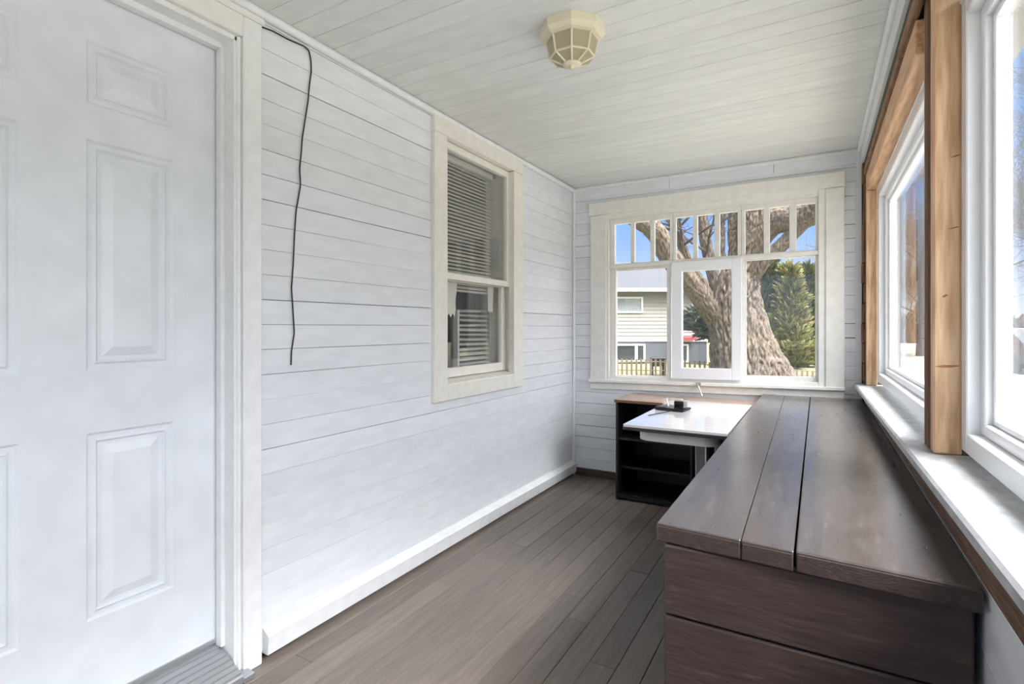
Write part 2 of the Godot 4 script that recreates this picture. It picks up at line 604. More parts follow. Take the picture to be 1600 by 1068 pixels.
func build_shell() -> void:
	# the room of the house behind the sash window, and the roof over the porch
	var h := thing("wall_house", "dim plain room of the house seen through the sash window", "wall", Vector3.ZERO, 0, "", "structure")
	var st := begin()
	box(st, Vector3(-5.0, -0.1, -5.0), Vector3(-4.9, 2.7, 1.6), 0)
	box(st, Vector3(-5.0, -0.1, -5.0), Vector3(-1.82, 2.7, -4.9), 0)
	box(st, Vector3(-5.0, -0.1, 1.5), Vector3(-1.82, 2.7, 1.6), 0)
	box(st, Vector3(-5.0, -0.2, -5.0), Vector3(-1.82, -0.1, 1.6), 0)
	box(st, Vector3(-5.0, 2.6, -5.0), Vector3(-1.82, 2.7, 1.6), 0)
	box(st, Vector3(-1.9, -0.1, -5.0), Vector3(-1.82, 2.7, -2.98), 0)
	box(st, Vector3(-1.9, 2.14, -2.98), Vector3(-1.82, 2.7, -2.18), 0)
	box(st, Vector3(-1.9, -0.1, -2.98), Vector3(-1.82, 0.82, -2.18), 0)
	box(st, Vector3(-1.9, -0.1, -2.18), Vector3(-1.82, 2.7, 1.6), 0)
	part("room", st, M.room, h)
	var r := thing("roof", "low roof over the porch with grey board soffit", "roof", Vector3.ZERO, 0, "", "structure")
	bpart("deck", Vector3(-5.1, 2.72, -5.1), Vector3(-1.8, 2.82, ZB + 0.4), M.shingle, r, 0.01)
	var rs := begin()
	prism(rs, PackedVector2Array([Vector2(-1.9, 2.40), Vector2(0.78, 2.40), Vector2(0.78, 2.52), Vector2(-1.9, 2.85)]), ZF - 0.45, ZB + 0.45)
	part("slope", rs, M.shingle, r)
	bpart("soffit", Vector3(0.42, 2.385, ZF - 0.45), Vector3(0.78, 2.40, ZB + 0.45), M.siding, r, 0.001)
	bpart("infill", Vector3(-1.83, CEIL + 0.10, ZF - 0.15), Vector3(0.42, 2.41, ZB + 0.15), M.siding, r, 0)
	var s := thing("wall_skirt", "outer base of the porch under its floor", "wall", Vector3.ZERO, 0, "", "structure")
	bpart("skirt", Vector3(-1.83, GROUND - 0.05, ZF - 0.15), Vector3(0.42, -0.14, ZB + 0.15), M.siding, s, 0)


func build_trims() -> void:
	# quarter round between house wall and ceiling
	var st := begin()
	tube(st, [Vector3(XL + 0.012, 2.253, ZB), Vector3(XL + 0.012, 2.256, -1.2), Vector3(XL + 0.011, 2.252, -2.4), Vector3(XL + 0.011, 2.254, ZF)], [0.017, 0.017, 0.017, 0.017], 10)
	single("trim_1", st, M.trim, "white rounded moulding where the house wall meets the ceiling", "trim", "", "structure")
	st = begin()
	tube(st, [Vector3(XL, 2.258, ZF + 0.010), Vector3(0.24, 2.258, ZF + 0.010)], [0.014, 0.014], 8)
	single("trim_2", st, M.trim, "thin white moulding where the far wall meets the ceiling", "trim", "", "structure")
	st = begin()
	tube(st, [Vector3(0.228, 2.256, ZB), Vector3(0.226, 2.256, ZF)], [0.014, 0.014], 8)
	single("trim_3", st, M.trim, "thin white moulding between ceiling and the band over the windows", "trim", "", "structure")
	st = begin()
	tube(st, [Vector3(XL + 0.010, 0.0, ZF + 0.010), Vector3(XL + 0.010, 2.25, ZF + 0.010)], [0.013, 0.013], 8)
	single("trim_4", st, M.trim, "white rounded corner strip between house wall and far wall", "trim", "", "structure")
	bpartt("trim_5", Vector3(0.205, 0.72, ZF), Vector3(0.238, 2.25, ZF + 0.012), M.board1, "narrow white corner board at the right end of the far wall")
	# base of the house wall: a board with sloped top, standing a little above the floor
	st = begin()
	prism(st, PackedVector2Array([Vector2(XL - 0.005, 0.024), Vector2(XL + 0.030, 0.024), Vector2(XL + 0.036, 0.088), Vector2(XL - 0.005, 0.116)]), 3.885, 1.165, Transform3D(Basis.FLIP_Z, Vector3.ZERO))
	single("baseboard_left", st, M.trim, "white baseboard with sloped top along the house wall", "baseboard", "", "structure")
	bpartt("baseboard_far", Vector3(XL + 0.02, 0.0, ZF), Vector3(0.24, 0.06, ZF + 0.014), M.skirting, "low dark brown baseboard along the far wall")


func bpartt(called: String, p: Vector3, q: Vector3, m: Material, label: String) -> MeshInstance3D:
	var st := begin()
	box(st, p, q, 0.002)
	return single(called, st, m, label, called.get_slice("_", 0), "", "structure")


# ------------------------------------------------------------------ door
func build_door() -> void:
	var d := thing("door_1", "white six-panel entry door with deep casing in the house wall", "door", Vector3(-1.77, 0, -0.61), 0, "", "structure")
	var DX := -1.77
	var z0 := -1.058
	var z1 := -0.159
	var y0 := 0.105
	var y1 := 2.120
	var zs := [[-0.912, -0.681], [-0.537, -0.306]]
	var ys := [[0.340, 0.868], [1.043, 1.694], [1.795, 1.972]]
	var st := begin()
	var O := Vector3.RIGHT
	var zc := [z0, -0.912, -0.681, -0.537, -0.306, z1]
	var yc := [y0, 0.340, 0.868, 1.043, 1.694, 1.795, 1.972, y1]
	for i in 5:
		for j in 7:
			if i % 2 == 1 and j % 2 == 1:
				continue
			quad(st, Vector3(DX, yc[j], zc[i]), Vector3(DX, yc[j], zc[i + 1]), Vector3(DX, yc[j + 1], zc[i + 1]), Vector3(DX, yc[j + 1], zc[i]), O)
	# back and edges of the slab
	var B := DX - 0.044
	quad(st, Vector3(B, y0, z0), Vector3(B, y0, z1), Vector3(B, y1, z1), Vector3(B, y1, z0), -O)
	quad(st, Vector3(B, y0, z0), Vector3(DX, y0, z0), Vector3(DX, y1, z0), Vector3(B, y1, z0), Vector3.FORWARD)
	quad(st, Vector3(B, y0, z1), Vector3(DX, y0, z1), Vector3(DX, y1, z1), Vector3(B, y1, z1), Vector3.BACK)
	quad(st, Vector3(B, y0, z0), Vector3(DX, y0, z0), Vector3(DX, y0, z1), Vector3(B, y0, z1), Vector3.DOWN)
	quad(st, Vector3(B, y1, z0), Vector3(DX, y1, z0), Vector3(DX, y1, z1), Vector3(B, y1, z1), Vector3.UP)
	part("leaf", st, M.door, d)
	var steps := [[0.0, 0.0], [0.007, -0.007], [0.018, -0.007], [0.024, -0.002], [0.030, -0.009], [0.040, -0.009], [0.066, 0.0005]]
	for zz in zs:
		for yy in ys:
			st = begin()
			for k in steps.size() - 1:
				var a: Array = steps[k]
				var b: Array = steps[k + 1]
				var pa := [Vector3(DX + a[1], yy[0] + a[0], zz[0] + a[0]), Vector3(DX + a[1], yy[0] + a[0], zz[1] - a[0]), Vector3(DX + a[1], yy[1] - a[0], zz[1] - a[0]), Vector3(DX + a[1], yy[1] - a[0], zz[0] + a[0])]
				var pb := [Vector3(DX + b[1], yy[0] + b[0], zz[0] + b[0]), Vector3(DX + b[1], yy[0] + b[0], zz[1] - b[0]), Vector3(DX + b[1], yy[1] - b[0], zz[1] - b[0]), Vector3(DX + b[1], yy[1] - b[0], zz[0] + b[0])]
				for e in 4:
					quad(st, pa[e], pa[(e + 1) % 4], pb[(e + 1) % 4], pb[e], O)
				if k == steps.size() - 2:
					quad(st, pb[0], pb[1], pb[2], pb[3], O)
			part("panel", st, M.door, d)
	# jambs with a rabbet, then the casing
	for s in [[-1.060, -1.046, -1.078], [-0.157, -0.171, -0.139]]:
		bpart("jamb", Vector3(-1.83, 0.0, s[2]), Vector3(-1.684, 2.14, s[0]), M.trim, d)
		bpart("stop", Vector3(-1.765, 0.09, s[0]), Vector3(-1.735, 2.125, s[1]), M.trim, d, 0.001)
	bpart("jamb", Vector3(-1.83, 2.124, -1.078), Vector3(-1.684, 2.142, -0.139), M.trim, d)
	bpart("stop", Vector3(-1.765, 2.104, -1.046), Vector3(-1.7352, 2.124, -0.171), M.trim, d, 0.001)
	for s in [[-1.082, -1.150, 1.0], [-0.135, -0.067, -1.0]]:
		bpart("casing", Vector3(-1.704, 0.0, s[0]), Vector3(-1.664, 2.212, s[1]), M.trim, d, 0.004)
		bpart("casing_bead", Vector3(-1.700, 0.0, s[0] + 0.014 * s[2]), Vector3(-1.676, 2.142, s[0]), M.trim, d, 0.004)
	bpart("casing", Vector3(-1.704, 2.142, -1.082), Vector3(-1.664, 2.212, -0.135), M.white, d, 0.004)
	bpart("casing_cap", Vector3(-1.706, 2.212, -1.160), Vector3(-1.658, 2.236, -0.06), M.white, d, 0.006)
	# sloped aluminium threshold with ribs
	st = begin()
	var prof := PackedVector2Array([Vector2(-1.83, 0.0), Vector2(-1.83, 0.098), Vector2(-1.775, 0.098)])
	var n := 7
	for k in n:
		var t0 := float(k) / n
		var x := lerpf(-1.768, -1.632, t0)
		var y := lerpf(0.092, 0.030, t0)
		prof.append(Vector2(x, y))
		prof.append(Vector2(x + 0.013, y - 0.0055))
		prof.append(Vector2(x + 0.0145, y - 0.0105))
		prof.append(Vector2(x + 0.0185, y - 0.0115))
	prof.append(Vector2(-1.630, 0.022))
	prof.append(Vector2(-1.630, 0.0))
	prism(st, prof, -0.17, -1.056)
	part("threshold", st, M.alu, d)
	st = begin()
	box(st, Vector3(-1.72, 0.0, -1.095), Vector3(-1.622, 0.018, -1.056), 0.002)
	part("threshold_end", st, M.alu, d)
	bpart("sweep", Vector3(-1.772, 0.098, z0), Vector3(-1.764, 0.112, z1), M.alu, d, 0.001)


# ------------------------------------------------------------------ sash window of the house
func build_house_window() -> void:
	var w := thing("window_1", "tall cream framed sash window in the house wall", "window", Vector3(-1.70, 0.79, -2.56), 0, "", "structure")
	var F := -1.662
	bpart("casing", Vector3(-1.704, 0.785, -2.208), Vector3(F, 2.158, -2.100), M.cream, w, 0.003)
	bpart("casing", Vector3(-1.704, 0.785, -3.022), Vector3(F, 2.158, -2.902), M.cream, w, 0.003)
	bpart("casing", Vector3(-1.704, 2.160, -3.022), Vector3(F, 2.246, -2.100), M.cream, w, 0.003)
	bpart("casing", Vector3(-1.704, 0.785, -2.902), Vector3(F, 0.868, -2.208), M.cream, w, 0.003)
	var st := begin()
	prism(st, PackedVector2Array([Vector2(-1.80, 0.86), Vector2(-1.668, 0.86), Vector2(-1.668, 0.874), Vector2(-1.80, 0.895)]), -2.20, -2.935)
	part("sill", st, M.cream, w)
	bpart("jamb", Vector3(-1.90, 0.86, -2.960), Vector3(-1.69, 2.19, -2.936), M.cream, w, 0.002)
	bpart("jamb", Vector3(-1.90, 0.86, -2.208), Vector3(-1.69, 2.19, -2.186), M.cream, w, 0.002)
	bpart("jamb", Vector3(-1.90, 2.160, -2.936), Vector3(-1.69, 2.19, -2.208), M.cream, w, 0.002)
	# parting strips make the stepped reveal on the right
	bpart("parting_strip", Vector3(-1.700, 0.87, -2.936), Vector3(-1.688, 2.160, -2.915), M.cream, w, 0.001)
	var up := sash(w, "upper_sash", -1.735, -1.702, -2.932, -2.212, 1.424, 2.157, [0.048, 0.042, 0.036, 0.038], "pane")
	var lo := sash(w, "lower_sash", -1.775, -1.742, -2.932, -2.212, 0.892, 1.455, [0.048, 0.042, 0.052, 0.036], "pane")
	bpart("sash_lock", Vector3(-1.742, 1.456, -2.59), Vector3(-1.72, 1.466, -2.54), M.cream, up, 0.002)
	bpart("interior_liner", Vector3(-1.93, 0.83, -3.02), Vector3(-1.80, 2.16, -2.94), M.room, w, 0.002)
	# mini blind: full behind the upper sash, what is left of it hangs low behind the lower one
	var b := thing("mini_blind", "cream mini blind lowered behind the upper pane of the sash window", "blind", Vector3(-1.83, 1.38, -2.54))
	bpart("headrail", Vector3(-1.845, 2.118, -2.89), Vector3(-1.815, 2.15, -2.22), M.blind, b, 0.002)
	var sm := slat_mesh(0.66, 0.024, 0.0022)
	for k in 34:
		place("slat", sm, b, Vector3(0, 2.104 - k * 0.0212 - 1.38, -0.015), Vector3(0, 0, deg_to_rad(-46 + rng.randf_range(-4, 4))))
	for z in [-2.30, -2.55, -2.81]:
		st = begin()
		tube(st, [Vector3(-1.818, 2.12, z), Vector3(-1.818, 1.40, z)], [0.0012, 0.0012], 5)
		part("ladder_cord", st, M.blind, b)
	bpart("bottom_rail", Vector3(-1.842, 1.376, -2.885), Vector3(-1.818, 1.388, -2.225), M.blind, b, 0.003)
	var c := thing("spare_blind", "grey slatted blind standing loose behind the lower pane of the sash window", "blind", Vector3(-1.865, 0.865, -2.74))
	var sm2 := slat_mesh(0.36, 0.030, 0.003)
	for k in 13:
		place("slat", sm2, c, Vector3(rng.randf_range(-0.004, 0.004), 0.05 + k * 0.0295, rng.randf_range(-0.008, 0.008) - k * 0.002), Vector3(rng.randf_range(-0.02, 0.02), 0, deg_to_rad(-30 + rng.randf_range(-12, 12))))
	for z in [-2.572, -2.928]:
		st = begin()
		box(st, Vector3(-1.885, 0.865, z), Vector3(-1.850, 1.27, z + 0.018), 0.002)
		part("side_rail", st, M.blind, c)
	bpart("bottom_rail", Vector3(-1.885, 0.865, -2.928), Vector3(-1.850, 0.89, -2.554), M.blind, c, 0.003)
	# torn scraps of white film
	for s in [[-2.375, 0.10, 0.205, "torn white film scrap hanging left behind the lower sash pane"], [-2.80, 0.075, 0.175, "torn white film scrap hanging right behind the lower sash pane"]]:
		st = begin()
		var poly := PackedVector2Array([Vector2(0, 0), Vector2(s[1], 0.0)])
		for k in 7:
			var t := k / 6.0
			poly.append(Vector2(s[1] * (1.0 - 0.12 * t) - rng.randf() * 0.01, -s[2] * (0.3 + 0.7 * t) + rng.randf_range(-0.01, 0.01)))
		for k in 5:
			poly.append(Vector2(s[1] * (0.75 - 0.17 * k), -s[2] * (1.0 if k % 2 == 0 else 0.88) + rng.randf_range(-0.008, 0.008)))
		prism(st, poly, 0.0, 0.0016, Transform3D(Basis(Vector3.UP, PI / 2), Vector3(-1.80, 1.43, s[0])))
		single("film_scrap", st, M.torn, s[3], "film", "film scraps in the sash window")


func slat_mesh(length: float, wide: float, crown: float) -> ArrayMesh:
	var st := begin()
	st.set_smooth_group(0)
	var n := 5
	for side in [1.0, -1.0]:
		for k in n - 1:
			var x0 := (float(k) / (n - 1) - 0.5) * wide
			var x1 := (float(k + 1) / (n - 1) - 0.5) * wide
			var y0: float = crown * (1 - pow(2 * x0 / wide, 2)) + side * 0.0004
			var y1: float = crown * (1 - pow(2 * x1 / wide, 2)) + side * 0.0004
			quad(st, Vector3(x0, y0, -length / 2), Vector3(x1, y1, -length / 2), Vector3(x1, y1, length / 2), Vector3(x0, y0, length / 2), Vector3(0, side, 0))
	st.generate_normals()
	var m := st.commit()
	m.surface_set_material(0, M.blind)
	return m


# t: left/right stile (z1 and z0 sides), bottom rail, top rail
func sash(w: Node3D, called: String, x0: float, x1: float, z0: float, z1: float, y0: float, y1: float, t: Array, pane: String) -> MeshInstance3D:
	var st := begin()
	box(st, Vector3(x0, y0, z0), Vector3(x1, y1, z0 + t[0]), 0.003)
	box(st, Vector3(x0, y0, z1 - t[1]), Vector3(x1, y1, z1), 0.003)
	box(st, Vector3(x0, y0, z0 + t[0]), Vector3(x1, y0 + t[2], z1 - t[1]), 0.003)
	box(st, Vector3(x0, y1 - t[3], z0 + t[0]), Vector3(x1, y1, z1 - t[1]), 0.003)
	var s := part(called, st, M.cream, w)
	var xm := (x0 + x1) / 2
	bpart(pane, Vector3(xm - 0.0015, y0 + t[2] - 0.004, z0 + t[0] - 0.004), Vector3(xm + 0.0015, y1 - t[3] + 0.004, z1 - t[1] + 0.004), M.glass, s, 0)
	return s


# ------------------------------------------------------------------ far window
func fw(v: Vector3) -> Vector3:
	# the old frame is out of square: its sill climbs to the right
	var lift := lerpf(0.026, 0.008, clampf((v.y - 0.78) / 1.25, -0.1, 1.1))
	v.y += (v.x + 1.36) / 1.4 * lift
	return v


func build_far_window() -> void:
	var w := thing("window_2", "wide white window with nine small top lights in the far wall", "window", Vector3(-0.68, 0.75, ZF), 0, "", "structure")
	var W := fw
	var F := ZF + 0.022
	bpart("casing", Vector3(-1.532, 0.735, ZF - 0.02), Vector3(-1.405, 2.033, F), M.white, w, 0.003, W)
	bpart("casing", Vector3(0.046, 0.735, ZF - 0.02), Vector3(0.148, 2.033, F), M.white, w, 0.003, W)
	bpart("head_casing", Vector3(-1.545, 2.035, ZF - 0.02), Vector3(0.150, 2.132, F + 0.004), M.white, w, 0.003, W)
	bpart("apron", Vector3(-1.535, 0.692, ZF - 0.02), Vector3(0.146, 0.742, F - 0.004), M.white, w, 0.003, W)
	bpart("stool", Vector3(-1.545, 0.743, ZF - 0.10), Vector3(0.150, 0.768, F + 0.020), M.white, w, 0.005, W)
	# box of the frame
	var a := ZF - 0.10
	bpart("jamb", Vector3(-1.425, 0.75, a), Vector3(-1.385, 2.05, F - 0.012), M.white, w, 0.003, W)
	bpart("jamb", Vector3(0.006, 0.75, a), Vector3(0.050, 2.05, F - 0.012), M.white, w, 0.003, W)
	bpart("jamb", Vector3(-1.385, 1.995, a), Vector3(0.006, 2.05, F - 0.012), M.white, w, 0.003, W)
	bpart("sill_rail", Vector3(-1.385, 0.765, a), Vector3(0.006, 0.792, F - 0.014), M.white, w, 0.003, W)
	# transom bar and mullions
	bpart("transom", Vector3(-1.385, 1.618, a), Vector3(0.006, 1.645, F - 0.018), M.white, w, 0.003, W)
	bpart("mullion", Vector3(-0.948, 0.79, a), Vector3(-0.918, 1.618, F - 0.018), M.white, w, 0.003, W)
	bpart("mullion", Vector3(-0.452, 0.79, a), Vector3(-0.428, 1.618, F - 0.018), M.white, w, 0.003, W)
	# top lights: three sashes of three lites
	var lites := [[-1.348, -1.223], [-1.192, -1.074], [-1.042, -0.930], [-0.886, -0.768], [-0.737, -0.623], [-0.588, -0.473], [-0.425, -0.311], [-0.275, -0.158], [-0.117, -0.011]]
	var edges := [[-1.385, -0.909], [-0.907, -0.450], [-0.448, 0.006]]
	var yb := 1.653
	var yt := 1.958
	for s in 3:
		var st := begin()
		var z0 := ZF - 0.048
		var z1 := ZF - 0.014
		box(st, Vector3(edges[s][0], 1.645, z0), Vector3(edges[s][1], yb, z1), 0.002, W)
		box(st, Vector3(edges[s][0], yt, z0), Vector3(edges[s][1], 1.995, z1), 0.002, W)
		var xs := [edges[s][0]]
		for k in 3:
			xs.append(lites[s * 3 + k][0])
			xs.append(lites[s * 3 + k][1])
		xs.append(edges[s][1])
		for k in 4:
			box(st, Vector3(xs[k * 2], yb, z0), Vector3(xs[k * 2 + 1], yt, z1), 0.003, W)
		var sh := part("top_sash", st, M.white, w)
		for k in 3:
			bpart("pane", Vector3(xs[k * 2 + 1] - 0.003, yb - 0.003, ZF - 0.032), Vector3(xs[k * 2 + 2] + 0.003, yt + 0.003, ZF - 0.029), M.glass, sh, 0, W)
	# lower left fixed light
	fixed_light(w, -1.385, -0.948, 0.79, 1.618, [-1.340, -0.950], [0.800, 1.598], ZF - 0.055, ZF - 0.022)
	fixed_light(w, -0.428, 0.006, 0.79, 1.618, [-0.420, -0.012], [0.822, 1.612], ZF - 0.055, ZF - 0.022)
	# casement in the middle stands proud into the room
	var st2 := begin()
	var x0 := -0.905
	var x1 := -0.442
	var y0 := 0.790
	var y1 := 1.628
	var g := [-0.836, -0.505, 0.868, 1.560]
	var c0 := ZF - 0.02
	var c1 := ZF + 0.034
	box(st2, Vector3(x0, y0, c0), Vector3(g[0], y1, c1), 0.003, W)
	box(st2, Vector3(g[1], y0, c0), Vector3(x1, y1, c1), 0.003, W)
	box(st2, Vector3(g[0], y0, c0), Vector3(g[1], g[2], c1), 0.003, W)
	box(st2, Vector3(g[0], g[3], c0), Vector3(g[1], y1, c1), 0.003, W)
	var cs := part("casement_sash", st2, M.vinyl, w)
	bpart("pane", Vector3(g[0] - 0.004, g[2] - 0.004, ZF + 0.004), Vector3(g[1] + 0.004, g[3] + 0.004, ZF + 0.008), M.glass, cs, 0, W)
	# crank folded down over the stool
	var ck := begin()
	box(ck, Vector3(-0.733, 0.760, F + 0.016), Vector3(-0.703, 0.783, F + 0.034), 0.004)
	tube(ck, [Vector3(-0.720, 0.775, F + 0.034), Vector3(-0.718, 0.768, F + 0.055), Vector3(-0.700, 0.728, F + 0.062), Vector3(-0.690, 0.700, F + 0.062)], [0.006, 0.006, 0.005, 0.005], 8)
	tube(ck, [Vector3(-0.690, 0.702, F + 0.062), Vector3(-0.688, 0.690, F + 0.070)], [0.007, 0.007], 8)
	part("crank_handle", ck, M.chrome, w)


func fixed_light(w: Node3D, x0: float, x1: float, y0: float, y1: float, gx: Array, gy: Array, z0: float, z1: float) -> void:
	var W := fw
	var st := begin()
	box(st, Vector3(x0, y0, z0), Vector3(gx[0], y1, z1), 0.003, W)
	if x1 - gx[1] > 0.001:
		box(st, Vector3(gx[1], y0, z0), Vector3(x1, y1, z1), 0.003, W)
	box(st, Vector3(gx[0], y0, z0), Vector3(gx[1], gy[0], z1), 0.003, W)
	box(st, Vector3(gx[0], gy[1], z0), Vector3(gx[1], y1, z1), 0.003, W)
	var s := part("fixed_sash", st, M.white, w)
	bpart("pane", Vector3(gx[0] - 0.003, gy[0] - 0.003, z0 + 0.012), Vector3(gx[1] + 0.003, gy[1] + 0.003, z0 + 0.015), M.glass, s, 0, W)


# ------------------------------------------------------------------ street-side windows and their rough framing
func build_right_windows() -> void:
	vinyl("window_3", "white vinyl picture window nearest the far wall on the street side", -3.735, -1.950, 0.850, 1.972, 0.306)
	vinyl("window_5", "large white vinyl window nearest the camera on the street side", -1.803, 0.02, 0.842, 2.02, 0.330)
	vinyl("window_6", "white vinyl window on the street side behind the camera", 0.16, 1.24, 0.842, 2.02, 0.330)
	# sill board: runs the whole length, its edge not quite parallel to the wall
	var st := begin()
	var warp := func(v: Vector3) -> Vector3:
		if v.x < 0.3:
			v.x += lerpf(0.0, 0.046, clampf((v.z - ZF) / 2.9, 0, 1.2))
			v.y -= 0.004
		return v
	box(st, Vector3(0.197, 0.797, ZF + 0.008), Vector3(0.415, 0.827, ZB), 0.006, warp)
	single("trim_6", st, M.sill, "long white painted window sill board above the dark bench", "sill", "", "structure")
	var fr := thing("trim_7", "bare wood framing round the street-side windows", "framing", Vector3(0.28, 0.825, -2.8), 0, "", "structure")
	# far stud: new fir, and the rough old edge beside it
	bpart("stud", Vector3(0.252, 0.826, -3.800), Vector3(0.304, 1.972, -3.738), M.fir, fr, 0.003)
	var zz := ZF + 0.006
	for k in 11:
		var y := 0.83 + k * 0.121
		bpart("lath_end", Vector3(0.246 - rng.randf() * 0.012, y, zz), Vector3(0.302, y + 0.117, -3.803), M.old_wood, fr, 0.004)
	# mullion: old rough stud and new fir jamb
	bpart("old_stud", Vector3(0.266, 0.828, -1.905), Vector3(0.330, 2.16, -1.842), M.old_wood, fr, 0.006)
	bpart("stud", Vector3(0.272, 0.828, -1.950), Vector3(0.330, 2.16, -1.910), M.fir, fr, 0.002)
	var post := bpart("stud", Vector3(0.270, 0.826, -1.838), Vector3(0.331, 2.16, -1.800), M.fir, fr, 0.005)
	for kn in [[0.300, 1.062, 0.026, 0.0035], [0.314, 1.43, 0.013, 0.002], [0.318, 1.62, 0.011, 0.0022], [0.296, 1.25, 0.006, 0.004]]:
		var ks := begin()
		var kp := PackedVector2Array()
		for e in 14:
			var a := TAU * e / 14
			kp.append(Vector2(kn[0] + cos(a) * kn[2] * rng.randf_range(0.8, 1.1), kn[1] + sin(a) * kn[3] * rng.randf_range(0.7, 1.2) + cos(a) * 0.002))
		prism(ks, kp, -1.8006, -1.7997)
		part("knot", ks, M.knot_soft, post)
	# header: fir beam, lath strip over it, then a strip with painted shade below the plasterboard
	bpart("header_beam", Vector3(0.252, 1.974, -3.80), Vector3(0.306, 2.078, -1.955), M.fir_beam, fr, 0.004)
	bpart("header_beam", Vector3(0.252, 2.03, -1.50), Vector3(0.306, 2.078, ZB), M.fir_beam, fr, 0.004)
	bpart("lath_strip", Vector3(0.241, 2.081, -3.84), Vector3(0.262, 2.112, -2.235), M.lath, fr, 0.003)
	bpart("lath_strip", Vector3(0.239, 2.082, -2.225), Vector3(0.262, 2.120, ZB), M.lath, fr, 0.006)
	bpart("shade_strip", Vector3(0.2445, 2.121, -3.86), Vector3(0.299, 2.1615, ZB), M.recess_shade, fr, 0.001)  # stands in for the shadowed recess; its dark tone is painted shade
	# bare ledge under the sill
	bpart("ledge", Vector3(0.243, 0.729, ZF + 0.01), Vector3(0.275, 0.776, ZB), M.ledge, fr, 0.004)


func vinyl(called: String, label: String, z0: float, z1: float, y0: float, y1: float, x: float) -> void:
	var w := thing(called, label, "window", Vector3(x, y0, (z0 + z1) / 2), 0, "", "structure")
	frame_z(w, "frame", z0, z1, y0, y1, x, x + 0.082, 0.052, M.vinyl)
	frame_z(w, "frame_step", z0 + 0.052, z1 - 0.052, y0 + 0.052, y1 - 0.052, x + 0.029, x + 0.076, 0.030, M.vinyl)
	frame_z(w, "glazing_bead", z0 + 0.082, z1 - 0.082, y0 + 0.082, y1 - 0.082, x + 0.045, x + 0.070, 0.016, M.vinyl)
	bpart("pane", Vector3(x + 0.063, y0 + 0.09, z0 + 0.09), Vector3(x + 0.067, y1 - 0.09, z1 - 0.09), M.glass, w, 0)
	# head liner between beam and frame
	bpart("head_liner", Vector3(x - 0.004, y1 - 0.002, z0), Vector3(x + 0.09, y1 + 0.01, z1), M.vinyl, w, 0.003)


# ------------------------------------------------------------------ furniture
func build_bench() -> void:
	var b := thing("bench_box", "long dark brown wooden storage bench under the street-side windows", "bench", Vector3(-0.03, 0, -2.5))
	var n := -1.160
	var f := -3.872
	var skew := func(v: Vector3) -> Vector3:
		# planks drift apart along a hand-sawn split
		if v.x > -0.2 and v.x < -0.1:
			v.x += (v.z - n) * 0.017
		if v.z > -1.3:
			v.z += 0.035 * clampf((v.x + 0.31) / 0.55, 0, 1) - 0.035
		return v
	for q in [[-0.314, -0.1380, 0.725, 0.002], [-0.1368, -0.0405, 0.7245, 0.002], [-0.036, 0.242, 0.726, 0.003]]:
		var k := 0 if q[0] < -0.3 else (1 if q[0] < -0.1 else 2)
		var pl := bpart("plank", Vector3(q[0], 0.684, f), Vector3(q[1], q[2], n), M["bench%d" % k], b, q[3], skew)
		bpart("end_grain", Vector3(q[0] + 0.002, 0.686, n - 0.003), Vector3(q[1] - 0.002, q[2] - 0.006, n + 0.0012), M.bench_edge, pl, 0.001, skew)
	# end boards
	var e := n - 0.030
	var ys := [0.0, 0.165, 0.345, 0.525, 0.684]
	for k in 4:
		bpart("end_board", Vector3(-0.297, ys[k] + 0.003, e - 0.024), Vector3(0.236, ys[k + 1] - 0.002, e + rng.randf_range(-0.002, 0.002) - (0.004 if k < 3 else 0.0)), M["bench_end%d" % k], b, 0.004)
		bpart("side_board", Vector3(-0.297, ys[k] + 0.003, f), Vector3(-0.273, ys[k + 1] - 0.002, e - 0.026), M["bench_end%d" % k], b, 0.004)
	bpart("core", Vector3(-0.27, 0.0, f), Vector3(0.236, 0.68, e - 0.03), M.gap, b, 0)


func build_desk() -> void:
	var d := thing("desk", "low black open desk with wood-look top against the far wall", "desk", Vector3(-0.76, 0, -3.66))
	var x0 := -1.185
	var x1 := -0.330
	var z1 := -3.455
	var z0 := ZF + 0.018
	bpart("top", Vector3(x0 - 0.005, 0.660, z0), Vector3(x1 + 0.005, 0.679, z1 + 0.012), M.walnut, d, 0.002)
	bpart("edge_band", Vector3(x0 - 0.006, 0.661, z1 + 0.012), Vector3(x1 + 0.006, 0.678, z1 + 0.015), M.walnut_edge, d, 0.001)
	bpart("side_panel", Vector3(x0, 0.0, z0), Vector3(x0 + 0.018, 0.660, z1), M.black, d)
	bpart("side_panel", Vector3(x1 - 0.018, 0.0, z0), Vector3(x1, 0.660, z1), M.black, d)
	bpart("back_panel", Vector3(x0 + 0.018, 0.02, z0), Vector3(x1 - 0.018, 0.660, z0 + 0.006), M.black, d, 0.001)
	bpart("base_panel", Vector3(x0 + 0.018, 0.012, z0 + 0.006), Vector3(x1 - 0.018, 0.042, z1 - 0.004), M.black, d)
	bpart("shelf", Vector3(x0 + 0.018, 0.405, z0 + 0.006), Vector3(-0.70, 0.421, z1 - 0.01), M.black, d)
	bpart("shelf", Vector3(x0 + 0.018, 0.205, z0 + 0.006), Vector3(-0.70, 0.221, z1 - 0.05), M.black, d)
	bpart("divider", Vector3(-0.70, 0.042, z0 + 0.006), Vector3(-0.684, 0.660, z1 - 0.01), M.black, d)


